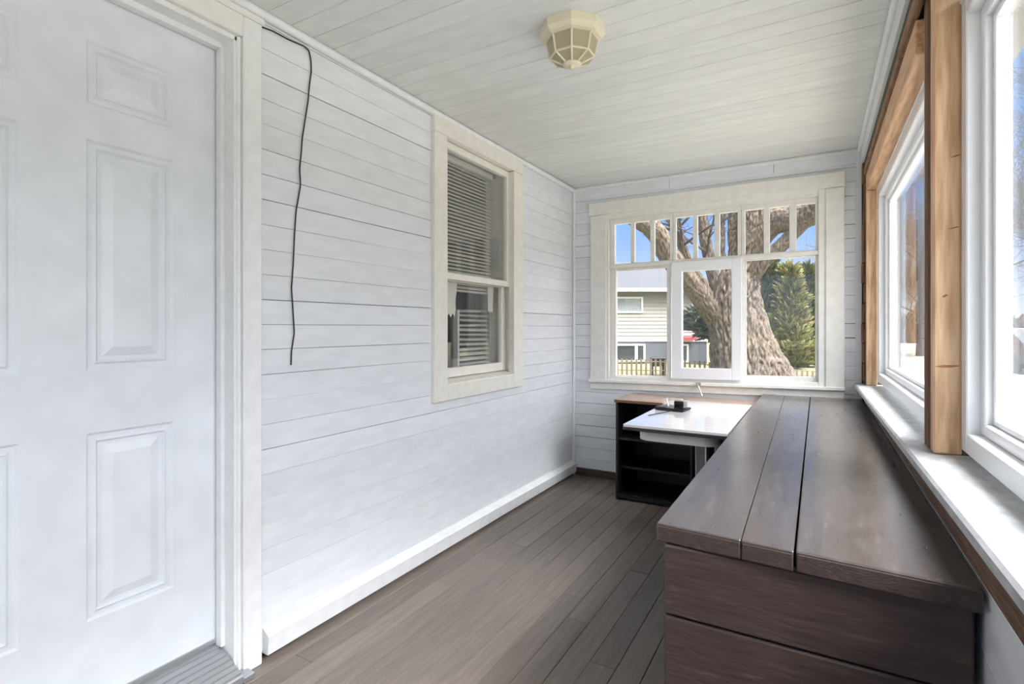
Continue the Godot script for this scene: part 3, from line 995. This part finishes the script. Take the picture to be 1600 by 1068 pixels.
func build_table() -> void:
	var t := thing("side_table", "small glossy white-topped table on a grey post in front of the desk", "table", Vector3(-0.5, 0, -2.75))
	var x0 := -0.782
	var x1 := -0.328
	var zn := -2.385
	var zf := -3.33
	var seams := [zn, -2.50, -2.985, zf]
	for k in 3:
		bpart("top_leaf", Vector3(x0, 0.704, seams[k + 1] + 0.0012), Vector3(x1, 0.7175, seams[k] - 0.0012), M.laminate, t, 0.0015)
	bpart("edge_band", Vector3(x0 - 0.002, 0.690, zf - 0.002), Vector3(x1 + 0.002, 0.7045, zn + 0.002), M.table_edge, t, 0.002)
	# apron with rounded front corners
	var st := begin()
	var poly := PackedVector2Array()
	var ax0 := -0.735
	var ax1 := -0.372
	var r := 0.07
	for k in 9:
		var a := PI / 2 * k / 8
		poly.append(Vector2(ax1 - r + sin(a) * r, -2.435 - r + cos(a) * r))
	poly.append(Vector2(ax1, -3.26))
	poly.append(Vector2(ax0, -3.26))
	for k in 9:
		var a := PI / 2 * k / 8
		poly.append(Vector2(ax0 + r - cos(a) * r, -2.435 - r + sin(a) * r))
	prism(st, poly, -0.689, -0.640, Transform3D(Basis(Vector3.RIGHT, Vector3(0, 0, 1), Vector3(0, -1, 0)), Vector3.ZERO))
	part("apron", st, M.apron, t)
	bpart("post", Vector3(-0.502, 0.03, -2.66), Vector3(-0.448, 0.640, -2.60), M.leg_metal, t, 0.006)
	bpart("post_trim", Vector3(-0.456, 0.03, -2.601), Vector3(-0.449, 0.640, -2.596), M.chrome, t, 0.001)
	bpart("foot", Vector3(-0.53, 0.0, -2.67), Vector3(-0.40, 0.03, -2.59), M.leg_metal, t, 0.008)
	bpart("foot", Vector3(-0.50, 0.0, -3.20), Vector3(-0.45, 0.03, -2.67), M.leg_metal, t, 0.008)
	bpart("post", Vector3(-0.502, 0.03, -3.20), Vector3(-0.448, 0.640, -3.14), M.leg_metal, t, 0.006)
	# black device on the table
	var k := thing("phone_base", "black plastic phone base with clear case lying on the white tabletop", "phone", Vector3(-0.68, 0.7175, -2.92), deg_to_rad(-8))
	st = begin()
	prism(st, PackedVector2Array([Vector2(-0.078, 0.004), Vector2(-0.07, 0.0), Vector2(0.07, 0.0), Vector2(0.080, 0.006), Vector2(0.078, 0.014), Vector2(-0.066, 0.021), Vector2(-0.078, 0.018)]), -0.06, 0.055)
	part("base", st, M.black_gloss, k, true)
	st = begin()
	box(st, Vector3(-0.005, 0.018, -0.058), Vector3(0.062, 0.046, -0.030), 0.003)
	part("block", st, M.black_gloss, k, true)
	st = begin()
	for q in [[-0.05, -0.048, 0.017, 0.052, -0.055, 0.02], [0.066, 0.068, 0.017, 0.058, -0.055, 0.02], [-0.05, 0.068, 0.056, 0.058, -0.055, -0.02]]:
		box(st, Vector3(q[0], q[2], q[4]), Vector3(q[1], q[3], q[5]), 0.0005)
	part("clear_case", st, M.glass, k, true)
	st = begin()
	tube(st, [Vector3(-0.022, 0.019, 0.005), Vector3(-0.042, 0.055, -0.02)], [0.004, 0.004], 8)
	part("antenna", st, M.torn, k, true)
	# stick lying on the table and its neighbour
	st = begin()
	tube(st, [Vector3(-0.742, 0.7205, -2.665), Vector3(-0.672, 0.7205, -2.865)], [0.0024, 0.0024], 6)
	single("pencil", st, M.table_edge, "thin dark pencil lying on the white tabletop beside the phone base", "pencil")


func build_light() -> void:
	var C := Vector3(-0.785, CEIL, -1.80)
	var l := thing("ceiling_light", "cream octagonal lantern light with ribbed cage on the board ceiling", "ceiling light", C)
	var tw := deg_to_rad(22.4)
	var st := begin()
	lathe(st, Vector3.ZERO, [Vector2(0.120, 0.0), Vector2(0.122, -0.030), Vector2(0.112, -0.037), Vector2(0.111, -0.046), Vector2(0.094, -0.050), Vector2(0.0, -0.050)], 8, tw, false)
	part("canopy", st, M.lamp, l, true)
	var ring := [[0.095, -0.048], [0.082, -0.108], [0.030, -0.132]]
	for k in 8:
		var a := TAU * k / 8 + tw
		var b := TAU * (k + 1) / 8 + tw
		var p := []
		var q := []
		for g in ring:
			p.append(Vector3(cos(a) * g[0], g[1], sin(a) * g[0]))
			q.append(Vector3(cos(b) * g[0], g[1], sin(b) * g[0]))
		st = begin()
		tube(st, p, [0.0042, 0.0040, 0.0038], 6)
		part("rib", st, M.lamp, l, true)
		st = begin()
		tube(st, [p[1], q[1]], [0.0038, 0.0038], 6)
		part("band", st, M.lamp, l, true)
		for s in 2:
			st = begin()
			var out := Vector3(cos((a + b) / 2), -0.3 if s == 0 else -1.0, sin((a + b) / 2))
			var inner: Vector3 = out.normalized() * -0.003
			quad(st, p[s] , q[s], q[s + 1], p[s + 1], out)
			quad(st, p[s] + inner, q[s] + inner, q[s + 1] + inner, p[s + 1] + inner, -out)
			part("pane", st, M.lamp_glass, l, true)
	st = begin()
	lathe(st, Vector3.ZERO, [Vector2(0.026, -0.128), Vector2(0.034, -0.130), Vector2(0.035, -0.135), Vector2(0.018, -0.138), Vector2(0.006, -0.140), Vector2(0.006, -0.148), Vector2(0.0, -0.150)], 16, tw)
	part("bottom_cap", st, M.lamp, l, true)


func build_cable() -> void:
	var pts := [[-1.150, 2.214], [-1.20, 2.222], [-1.27, 2.222], [-1.335, 2.229], [-1.357, 2.222], [-1.366, 2.19], [-1.368, 2.15], [-1.358, 2.09], [-1.352, 2.03], [-1.338, 1.95], [-1.326, 1.88], [-1.321, 1.82], [-1.315, 1.76], [-1.318, 1.70], [-1.299, 1.60], [-1.291, 1.50], [-1.286, 1.40], [-1.279, 1.31], [-1.284, 1.24], [-1.291, 1.145], [-1.280, 1.08], [-1.277, 1.027]]
	var c := Curve3D.new()
	for i in pts.size():
		var p := Vector3(XL + 0.0045 + rng.randf() * 0.002, pts[i][1], pts[i][0])
		var prev: Array = pts[maxi(i - 1, 0)]
		var nxt: Array = pts[mini(i + 1, pts.size() - 1)]
		var t := Vector3(0, nxt[1] - prev[1], nxt[0] - prev[0]) / 6.0
		c.add_point(p, -t, t)
	var path := []
	var rad := []
	var n := 110
	for i in n:
		path.append(c.sample_baked(c.get_baked_length() * i / (n - 1)))
		rad.append(0.0027)
	var st := begin()
	tube(st, path, rad, 6)
	single("cable", st, M.cable, "thin dark loose cable running along the ceiling moulding and down the white boards", "cable")


# ------------------------------------------------------------------ outdoors
func build_outside() -> void:
	var st := begin()
	box(st, Vector3(-60, GROUND - 0.3, -90), Vector3(90, GROUND, 60), 0)
	single("ground", st, M.lawn, "dry yellow-green lawn around the porch", "lawn", "", "structure")
	st = begin()
	box(st, Vector3(1.1, GROUND - 0.1, -70), Vector3(8.6, GROUND + 0.015, 30), 0.01)
	single("path", st, M.gravel, "pale gravel drive running along the street side", "drive", "", "structure")
	big_tree()
	neighbour()
	cedars()
	fence()
	street()


# bark covered limb: a tube whose surface is broken into ridges
func limb(st: SurfaceTool, pts: Array, radii: Array, around: int, along: int, amp: float, sd: int, k1 := 9.0) -> void:
	var c := Curve3D.new()
	c.bake_interval = 0.05
	for i in pts.size():
		var t: Vector3 = (pts[mini(i + 1, pts.size() - 1)] - pts[maxi(i - 1, 0)]) / 6.0
		c.add_point(pts[i], -t, t)
	var n1 := FastNoiseLite.new()
	n1.seed = sd
	n1.noise_type = FastNoiseLite.TYPE_SIMPLEX
	n1.frequency = 1.0
	n1.fractal_octaves = 2
	var L := c.get_baked_length()
	var up := Vector3(0.1, 0.05, 1).normalized()
	var verts := []
	var dist := []
	for i in pts.size():
		dist.append(c.get_closest_offset(pts[i]))
	for i in along + 1:
		var s := L * i / along
		var p := c.sample_baked(s)
		var d := (c.sample_baked(minf(s + 0.03, L)) - c.sample_baked(maxf(s - 0.03, 0))).normalized()
		var u := (up - d * up.dot(d)).normalized()
		up = u
		var v := d.cross(u)
		var r: float = radii[-1]
		for k in pts.size() - 1:
			if s >= dist[k] and s <= dist[k + 1]:
				r = lerpf(radii[k], radii[k + 1], smoothstep(0, 1, (s - dist[k]) / maxf(dist[k + 1] - dist[k], 1e-4)))
				break
		var row := PackedVector3Array()
		for k in around:
			var a := TAU * k / around
			var e := u * cos(a) + v * sin(a)
			var q := Vector3(cos(a) * r * k1 + s * 0.7, sin(a) * r * k1, s * k1 * 0.22)
			var h := absf(n1.get_noise_3dv(q))
			var ridge := minf(h * 3.2, 1.0)
			row.append(p + e * (r + amp * (ridge - 0.6)))
		verts.append(row)
	st.set_smooth_group(0)
	for i in along:
		for k in around:
			var l := (k + 1) % around
			var a: Vector3 = verts[i][k]
			var b: Vector3 = verts[i][l]
			var cc: Vector3 = verts[i + 1][l]
			var dd: Vector3 = verts[i + 1][k]
			st.add_vertex(a)
			st.add_vertex(b)
			st.add_vertex(cc)
			st.add_vertex(a)
			st.add_vertex(cc)
			st.add_vertex(dd)
	st.set_smooth_group(-1)


func twigs(st: SurfaceTool, from: Vector3, dir: Vector3, length: float, r: float, depth: int) -> void:
	var pts := [from]
	var rad := [r]
	var p := from
	var d := dir.normalized()
	var n := 4
	for i in n:
		d = (d + Vector3(rng.randf_range(-1, 1), rng.randf_range(-0.6, 0.9), rng.randf_range(-1, 1)) * 0.22).normalized()
		p += d * length / n
		pts.append(p)
		rad.append(maxf(r * (1.0 - 0.6 * (i + 1) / n), 0.0035))
	tube(st, pts, rad, 4 if r < 0.03 else 6)
	if depth <= 0:
		return
	for i in range(1, n + 1):
		for k in (2 if depth > 1 else 2):
			var side := Vector3(rng.randf_range(-1, 1), rng.randf_range(-0.4, 1.0), rng.randf_range(-1, 1)).normalized()
			twigs(st, pts[i], (d * 0.7 + side).normalized(), length * rng.randf_range(0.42, 0.68), rad[i] * 0.6, depth - 1)


func big_tree() -> void:
	var t := thing("old_tree", "huge old tree with furrowed bark and several forking trunks outside the far window", "tree", Vector3(-1.5, GROUND, -14.7))
	var V := func(x, y, z): return Vector3(x, y, z)
	var st := begin()
	limb(st, [Vector3(-1.34, GROUND - 0.4, -14.6), Vector3(-1.46, GROUND + 0.15, -14.62), Vector3(-1.62, 0.5, -14.6), Vector3(-1.74, 1.1, -14.6), Vector3(-1.82, 1.8, -14.6), Vector3(-1.75, 2.3, -14.62), Vector3(-1.60, 2.75, -14.64), Vector3(-1.45, 3.2, -14.63), Vector3(-1.38, 3.95, -14.57), Vector3(-1.33, 4.8, -14.58), Vector3(-1.2, 6.5, -14.7), Vector3(-0.9, 9.0, -14.9)], [1.15, 0.98, 0.80, 0.70, 0.62, 0.50, 0.36, 0.33, 0.36, 0.30, 0.24, 0.12], 220, 460, 0.085, 5, 4.6)
	part("trunk", st, M.bark, t)
	for l in [
		[[Vector3(-1.95, 0.9, -14.5), Vector3(-2.29, 1.5, -14.25), Vector3(-2.65, 2.18, -13.49), Vector3(-3.06, 2.90, -12.70), Vector3(-3.25, 3.38, -12.33), Vector3(-3.52, 3.62, -11.84), Vector3(-3.95, 3.85, -11.2), Vector3(-4.7, 4.1, -10.2)], [0.34, 0.27, 0.23, 0.24, 0.22, 0.19, 0.15, 0.08]],
		[[Vector3(-2.10, 1.4, -14.4), Vector3(-2.51, 2.17, -14.15), Vector3(-2.82, 2.88, -13.73), Vector3(-3.00, 3.56, -13.28), Vector3(-3.15, 4.4, -12.6), Vector3(-3.5, 6.0, -12.0)], [0.22, 0.13, 0.10, 0.10, 0.08, 0.04]],
		[[Vector3(-2.05, 1.3, -14.5), Vector3(-2.26, 2.19, -14.52), Vector3(-2.44, 3.02, -14.41), Vector3(-2.61, 4.12, -14.43), Vector3(-2.69, 5.6, -14.62), Vector3(-2.6, 8.0, -14.8)], [0.26, 0.15, 0.135, 0.13, 0.12, 0.05]],
		[[Vector3(-1.85, 1.9, -14.6), Vector3(-2.12, 3.0, -14.6), Vector3(-2.14, 4.2, -14.7), Vector3(-2.2, 6.0, -15.1)], [0.2, 0.07, 0.06, 0.04]],
		[[Vector3(-1.85, 1.9, -14.6), Vector3(-1.86, 3.0, -14.62), Vector3(-1.86, 4.2, -14.74), Vector3(-1.82, 6.0, -15.1)], [0.24, 0.13, 0.15, 0.08]],
		[[Vector3(-1.50, 3.25, -14.6), Vector3(-0.98, 3.75, -14.45), Vector3(-0.50, 3.78, -14.27), Vector3(-0.02, 3.92, -14.08), Vector3(0.64, 4.5, -13.66), Vector3(1.4, 5.6, -13.2)], [0.36, 0.32, 0.31, 0.30, 0.24, 0.12]],
		[[Vector3(-1.45, 2.45, -14.5), Vector3(-1.08, 2.84, -14.32), Vector3(-0.66, 3.24, -14.30), Vector3(-0.30, 3.66, -14.3)], [0.20, 0.155, 0.15, 0.16]],
	]:
		st = begin()
		limb(st, l[0], l[1], 72, 190, 0.035, 17 + int(l[1][1] * 100), 7.0)
		part("limb", st, M.bark, t)
	st = begin()
	for q in [Vector3(-3.95, 3.85, -11.2), Vector3(-4.7, 4.1, -10.2), Vector3(-3.0, 3.56, -13.28), Vector3(-2.61, 4.12, -14.43), Vector3(-2.2, 4.4, -14.8), Vector3(-0.5, 4.1, -14.2), Vector3(-2.6, 8.0, -14.8), Vector3(-1.2, 6.5, -14.7), Vector3(-2.45, 3.1, -14.3), Vector3(-2.9, 3.2, -13.5)]:
		for k in 2:
			twigs(st, q, Vector3(rng.randf_range(-1, 1), rng.randf_range(0.1, 1), rng.randf_range(-1, 1)), rng.randf_range(1.4, 2.4), 0.035, 2)
	for k in 9:
		twigs(st, Vector3(rng.randf_range(-2.3, -1.5), rng.randf_range(1.2, 2.2), -14.0), Vector3(rng.randf_range(-0.8, 0.8), 0.8, 0.4), rng.randf_range(0.5, 0.9), 0.012, 1)
	var tw := part("twig_spray", st, M.twig, t)
	tw.set_meta("kind", "stuff")


func spray_mesh() -> ArrayMesh:
	var st := begin()
	for k in 3:
		var a := PI * k / 3
		var u := Vector3(cos(a), 0, sin(a)) * 0.045
		for s in 3:
			var y0 := s * 0.055
			var w0 := 1.0 - s * 0.22
			tri(st, u * w0 + Vector3(0, y0, 0), -u * w0 + Vector3(0, y0, 0), Vector3(0, y0 + 0.10, 0) + u * 0.2, Vector3(-u.z, 0, u.x))
	st.generate_normals()
	var m := st.commit()
	m.surface_set_material(0, M.needle)
	return m


func foliage(parent: Node3D, mesh: Mesh, count: int, shape: Callable, tint: Color, big := 1.0) -> void:
	var mm := MultiMesh.new()
	mm.transform_format = MultiMesh.TRANSFORM_3D
	mm.use_colors = true
	mm.mesh = mesh
	mm.instance_count = count
	for i in count:
		var pd: Array = shape.call()
		var out: Vector3 = pd[1]
		var y := (out + Vector3(rng.randf_range(-0.9, 0.9), rng.randf_range(-0.7, 0.8), rng.randf_range(-0.9, 0.9))).normalized()
		var x := y.cross(Vector3(rng.randf_range(-1, 1), 0.13, rng.randf_range(-1, 1))).normalized()
		var s := rng.randf_range(0.9, 2.3) * big
		mm.set_instance_transform(i, Transform3D(Basis(x, y, x.cross(y)) * s, pd[0]))
		var g := rng.randf_range(0.4, 1.7)
		mm.set_instance_color(i, Color(tint.r * g * rng.randf_range(0.85, 1.3), tint.g * g, tint.b * g))
	var o := MultiMeshInstance3D.new()
	o.name = "foliage"
	o.multimesh = mm
	o.set_meta("kind", "stuff")
	parent.add_child(o, true)


func cedars() -> void:
	var sm := spray_mesh()
	for c in [
		[Vector3(-1.55, GROUND, -21.2), 4.0, 0.85, Color(0.10, 0.13, 0.06), "dark green cedar standing right beside the old tree trunk"],
		[Vector3(-0.86, GROUND, -20.9), 3.55, 0.72, Color(0.20, 0.21, 0.075), "lighter olive cedar with full base nearest the lawn"],
		[Vector3(-0.35, GROUND, -22.6), 3.7, 0.66, Color(0.13, 0.16, 0.075), "shorter cedar behind the olive one towards the window's right edge"],
	]:
		var t := thing("cedar", c[4], "cedar", c[0], 0, "cedars beyond the far window")
		var H: float = c[1]
		var R: float = c[2]
		var st := begin()
		tube(st, [Vector3.ZERO, Vector3(0, H * 0.85, 0)], [0.09, 0.03], 8)
		part("trunk", st, M.twig, t, true)
		var lean := rng.randf() * 6.0
		var shape := func() -> Array:
			var y := pow(rng.randf(), 1.15)
			var a := rng.randf() * TAU
			var lump := 0.78 + 0.22 * sin(a * 5 + y * 14 + lean) + 0.1 * sin(a * 3 - y * 25)
			var r := R * lump * pow(1.0 - y, 0.62) * (0.55 + 0.45 * minf(1.0, y * 7.0 + 0.35)) * sqrt(rng.randf_range(0.45, 1.0))
			return [Vector3(cos(a) * r, 0.12 + y * (H - 0.2), sin(a) * r), Vector3(cos(a), 0.9, sin(a))]
		foliage(t, sm, 4800, shape, c[3])
	var b := thing("evergreen_shrub", "dark evergreen boughs in front of the charcoal basement wall left of the tree", "shrub", Vector3(-2.55, GROUND, -16.3))
	var st2 := begin()
	tube(st2, [Vector3(0.5, 0, -0.2), Vector3(0.35, 0.8, -0.1), Vector3(0.0, 1.45, 0)], [0.07, 0.06, 0.04], 8)
	part("stem", st2, M.twig, b, true)
	var shape2 := func() -> Array:
		var v := Vector3(rng.randfn(), rng.randfn(), rng.randfn()).normalized() * pow(rng.randf(), 0.35)
		var p := Vector3(v.x * 0.72 - 0.1, v.y * 0.42 + 1.55 + v.x * -0.12, v.z * 0.55)
		return [p, Vector3(v.x, 0.4, v.z)]
	foliage(b, sm, 1300, shape2, Color(0.08, 0.11, 0.07))
	# pale leafless bushes beyond
	for p in [[Vector3(0.7, GROUND, -26.0), "pale leafless bush behind the cedars at the window's right edge"], [Vector3(-3.2, GROUND, -33.0), "pale leafless bush far off behind the neighbour house roof"]]:
		var t := thing("bare_bush", p[1], "bush", p[0], 0, "leafless bushes beyond the far window")
		var st := begin()
		for k in 9:
			twigs(st, Vector3(rng.randf_range(-0.6, 0.6), 0, rng.randf_range(-0.6, 0.6)), Vector3(rng.randf_range(-0.5, 0.5), 1.2, rng.randf_range(-0.4, 0.4)), rng.randf_range(2.4, 3.6), 0.03, 2)
		var br := part("branches", st, M.fence_wood, t, true)
		br.set_meta("kind", "stuff")


func neighbour() -> void:
	# local axes: x along the front, z towards the porch
	var h := thing("neighbour_house", "cream sided bi-level house with grey roof and charcoal basement beyond the far window", "house", Vector3(-7.83, GROUND, -20.31), deg_to_rad(30.0))
	var W := 4.55           # right corner
	var L := -6.0
	bpart("basement_wall", Vector3(L, 0.0, -7.0), Vector3(W, 0.93, 0.0), M.charcoal, h, 0.01, same, true)
	bpart("core", Vector3(L + 0.05, 0.93, -6.95), Vector3(W - 0.05, 2.95, -0.02), M.siding, h, 0.0, same, true)
	bpart("sill_band", Vector3(L, 0.90, -0.02), Vector3(W + 0.02, 0.985, 0.05), M.white, h, 0.01, same, true)
	var n := 13
	for k in n:
		var y := 0.985 + k * 0.150
		var st := begin()
		var w := func(v: Vector3) -> Vector3:
			if v.y > y + 0.08 and v.z > 0:
				v.z -= 0.022
			return v
		box(st, Vector3(L, y, -0.01), Vector3(W, y + 0.152, 0.035), 0.002, w)
		part("siding_board", st, M.siding, h, true)
	# roof
	var rs := begin()
	prism(rs, PackedVector2Array([Vector2(0.55, 2.93), Vector2(0.55, 3.03), Vector2(-3.4, 4.55), Vector2(-7.4, 3.03), Vector2(-7.4, 2.93)]), L - 0.4, W + 0.35, Transform3D(Basis(Vector3(0, 0, 1), Vector3(0, 1, 0), Vector3(1, 0, 0)), Vector3.ZERO))
	part("roof", rs, M.shingle, h, true)
	bpart("fascia", Vector3(L - 0.4, 2.90, 0.55), Vector3(W + 0.36, 3.04, 0.58), M.white, h, 0.004, same, true)
	# windows
	for q in [[0.82, 1.93, 2.06, 2.72, M.curtain, 1], [0.66, 2.02, 0.06, 0.80, M.dark_pane, 2], [3.42, 3.78, 0.06, 0.80, M.dark_pane, 0]]:
		var f := begin()
		var t := 0.07
		box(f, Vector3(q[0], q[2], 0.0), Vector3(q[0] + t, q[3], 0.08), 0.005)
		box(f, Vector3(q[1] - t, q[2], 0.0), Vector3(q[1], q[3], 0.08), 0.005)
		box(f, Vector3(q[0] + t, q[2], 0.0), Vector3(q[1] - t, q[2] + t, 0.08), 0.005)
		box(f, Vector3(q[0] + t, q[3] - t, 0.0), Vector3(q[1] - t, q[3], 0.08), 0.005)
		if q[5] == 2:
			box(f, Vector3(q[1] - 0.42, q[2] + t, 0.0), Vector3(q[1] - 0.31, q[3] - t, 0.07), 0.005)
		var win := part("window", f, M.white, h, true)
		if q[5] == 1:
			var c := begin()
			var x: float = q[0] + t
			while x < q[1] - t - 0.02:
				lathe(c, Vector3(x + 0.028, q[2] + t, 0.012), [Vector2(0.03, 0.0), Vector2(0.03, q[3] - q[2] - 2 * t)], 8)
				x += 0.056
			part("curtain", c, M.curtain, win, true)
		bpart("pane", Vector3(q[0] + t, q[2] + t, 0.045), Vector3(q[1] - t, q[3] - t, 0.05), M.glass if q[5] == 1 else M.dark_pane, win, 0, same, true)
	bpart("awning", Vector3(3.2, 0.96, 0.05), Vector3(4.0, 1.10, 0.5), M.red, h, 0.02, same, true)


func fence() -> void:
	var f := thing("garden_fence", "low pale wood picket fence across the yard beyond the far window", "fence", Vector3(-2.6, GROUND, -16.4))
	var a := Vector3(-5.9, GROUND, -15.2)
	var b := Vector3(1.6, GROUND, -18.0)
	var d := (b - a).normalized()
	var n := 58
	for k in n:
		var p := a.lerp(b, k / float(n - 1))
		var hgt := lerpf(0.52, 0.24, smoothstep(0.25, 0.8, k / float(n - 1)))
		bpart("picket", p - Vector3(0.03, 0, 0.01), p + Vector3(0.03, hgt + rng.randf_range(-0.01, 0.01), 0.01), M.fence_wood, f, 0.004)
	for r in [0.35, 0.85]:
		var st := begin()
		tube(st, [a + Vector3(0, 0.52 * r, -0.02), a.lerp(b, 0.25) + Vector3(0, 0.52 * r, -0.02), a.lerp(b, 0.8) + Vector3(0, 0.24 * r, -0.02), b + Vector3(0, 0.24 * r, -0.02)], [0.016, 0.016, 0.016, 0.016], 6)
		part("rail", st, M.fence_wood, f)
	# dark box on the ground by the basement window
	var g := thing("planter_box", "black box planter standing at the fence below the basement window", "planter", Vector3(-4.25, GROUND, -16.3), deg_to_rad(25))
	bpart("box", Vector3(-0.2, 0.28, -0.14), Vector3(0.2, 0.50, 0.14), M.black, g, 0.01, same, true)
	bpart("lid", Vector3(-0.22, 0.50, -0.16), Vector3(0.22, 0.54, 0.16), M.black, g, 0.01, same, true)
	for s in [[-0.17, -0.11], [0.17, -0.11], [0.17, 0.11], [-0.17, 0.11]]:
		bpart("leg", Vector3(s[0] - 0.02, 0, s[1] - 0.02), Vector3(s[0] + 0.02, 0.29, s[1] + 0.02), M.black, g, 0.003, same, true)
	# red canopy on the lawn
	var c := thing("red_canopy", "small red canopy with a fringe standing on the far lawn", "canopy", Vector3(0.15, GROUND, -29.9), deg_to_rad(20))
	var st := begin()
	lathe(st, Vector3.ZERO, [Vector2(1.02, 0.48), Vector2(1.0, 0.56), Vector2(0.5, 0.78), Vector2(0.0, 0.92)], 8, PI / 8, false)
	part("top", st, M.red, c, true)
	st = begin()
	lathe(st, Vector3.ZERO, [Vector2(1.0, 0.34), Vector2(1.02, 0.48)], 8, PI / 8, false)
	part("fringe", st, M.red, c, true)
	for k in 4:
		var e := TAU * k / 4 + PI / 8
		st = begin()
		tube(st, [Vector3(cos(e) * 0.95, 0, sin(e) * 0.95), Vector3(cos(e) * 0.95, 0.5, sin(e) * 0.95)], [0.03, 0.03], 6)
		part("pole", st, M.charcoal, c, true)


func street() -> void:
	# leafless trees along the drive
	var first := thing("bare_tree", "leafless tree by the drive, nearest of those seen down the street side", "tree", Vector3(4.6, GROUND + 0.01, -12.0), 0, "leafless trees along the drive")
	var st := begin()
	limb(st, [Vector3(0, -0.1, 0), Vector3(0.03, 1.0, 0.02), Vector3(-0.05, 2.2, 0.05), Vector3(0.02, 3.6, 0.0), Vector3(0.1, 5.0, 0.1)], [0.20, 0.16, 0.14, 0.10, 0.05], 20, 60, 0.012, 8)
	part("trunk", st, M.bark, first, true)
	st = begin()
	for k in 16:
		var y := 1.3 + k * 0.24
		var a := k * 2.4
		twigs(st, Vector3(0, y, 0), Vector3(cos(a), 0.55, sin(a)), rng.randf_range(1.7, 2.6), 0.045, 3)
	var br := part("branches", st, M.twig, first, true)
	br.set_meta("kind", "stuff")
	for q in [[Vector3(4.6, GROUND, -34.0), 1.15, 1.0, "leafless tree by the drive, second away from the porch"], [Vector3(11.5, GROUND, -20.5), 1.2, 2.2, "leafless tree across the drive beyond the parked car"], [Vector3(12.8, GROUND, -40.0), 1.3, 3.9, "leafless tree far down the drive"], [Vector3(18.5, GROUND, -31.0), 1.4, 5.0, "leafless tree far off across the drive"], [Vector3(13.5, GROUND, -8.0), 1.1, 0.4, "leafless tree across the drive opposite the near window"]]:
		var t := first.duplicate() as Node3D
		t.name = numbered("bare_tree")
		add_child(t)
		t.position = q[0]
		t.scale = Vector3.ONE * q[1]
		t.rotation.y = q[2]
		t.set_meta("label", q[3])
	# brown brush along the far side of the road and at the end of the drive
	var sm := spray_mesh()
	for q in [[Vector3(30, GROUND, -20), Vector3(0.6, 1.0, 40.0), "long brown brush row across the lawn on the street side"], [Vector3(8, GROUND, -62), Vector3(26.0, 1.3, 0.8), "brown brush row at the far end of the drive"]]:
		var hr := thing("brush_row", q[2], "brush", q[0], 0, "brush rows beyond the drive")
		var ext: Vector3 = q[1]
		var stems := begin()
		for k in 40:
			var sp := Vector3(rng.randf_range(-1, 1) * ext.x, 0, rng.randf_range(-1, 1) * ext.z)
			tube(stems, [sp, sp + Vector3(rng.randf_range(-0.3, 0.3), 2.6, rng.randf_range(-0.3, 0.3))], [0.06, 0.02], 5)
		part("stem", stems, M.twig, hr, true).set_meta("kind", "stuff")
		var shp := func() -> Array:
			var p := Vector3(rng.randf_range(-1, 1) * ext.x, 0, rng.randf_range(-1, 1) * ext.z)
			var top := 2.2 + 0.9 * sin(p.x * 0.7 + p.z * 0.55) + 0.5 * sin(p.z * 1.9 + p.x * 1.3)
			p.y = rng.randf() * top
			return [p, Vector3(0, 1, 0)]
		foliage(hr, sm, 9000, shp, Color(0.11, 0.085, 0.06), 3.2)
	# parked car
	var c := thing("parked_car", "dark parked car on the drive beyond the near street-side window", "car", Vector3(5.9, GROUND, -24.0), deg_to_rad(12))
	st = begin()
	var body := PackedVector2Array([Vector2(-2.2, 0.35), Vector2(2.15, 0.35), Vector2(2.2, 0.62), Vector2(2.05, 0.80), Vector2(1.1, 0.92), Vector2(-1.7, 0.97), Vector2(-2.15, 0.90), Vector2(-2.25, 0.6)])
	prism(st, body, -0.85, 0.85, Transform3D(Basis(Vector3.UP, PI / 2), Vector3.ZERO))
	part("body", st, M.car, c, true)
	st = begin()
	prism(st, PackedVector2Array([Vector2(1.1, 0.92), Vector2(0.35, 1.40), Vector2(-1.0, 1.42), Vector2(-1.75, 0.97)]), -0.74, 0.74, Transform3D(Basis(Vector3.UP, PI / 2), Vector3.ZERO))
	part("cabin", st, M.dark_pane, c, true)
	bpart("roof", Vector3(-0.70, 1.38, -0.35), Vector3(0.70, 1.45, 0.95), M.car, c, 0.03, same, true)
	for s in [[-1.35, -0.80], [1.35, -0.80], [-1.35, 0.80], [1.35, 0.80]]:
		st = begin()
		tube(st, [Vector3(s[1] - 0.1, 0.32, s[0]), Vector3(s[1] + 0.1, 0.32, s[0])], [0.32, 0.32], 20)
		part("wheel", st, M.tyre, c, true)
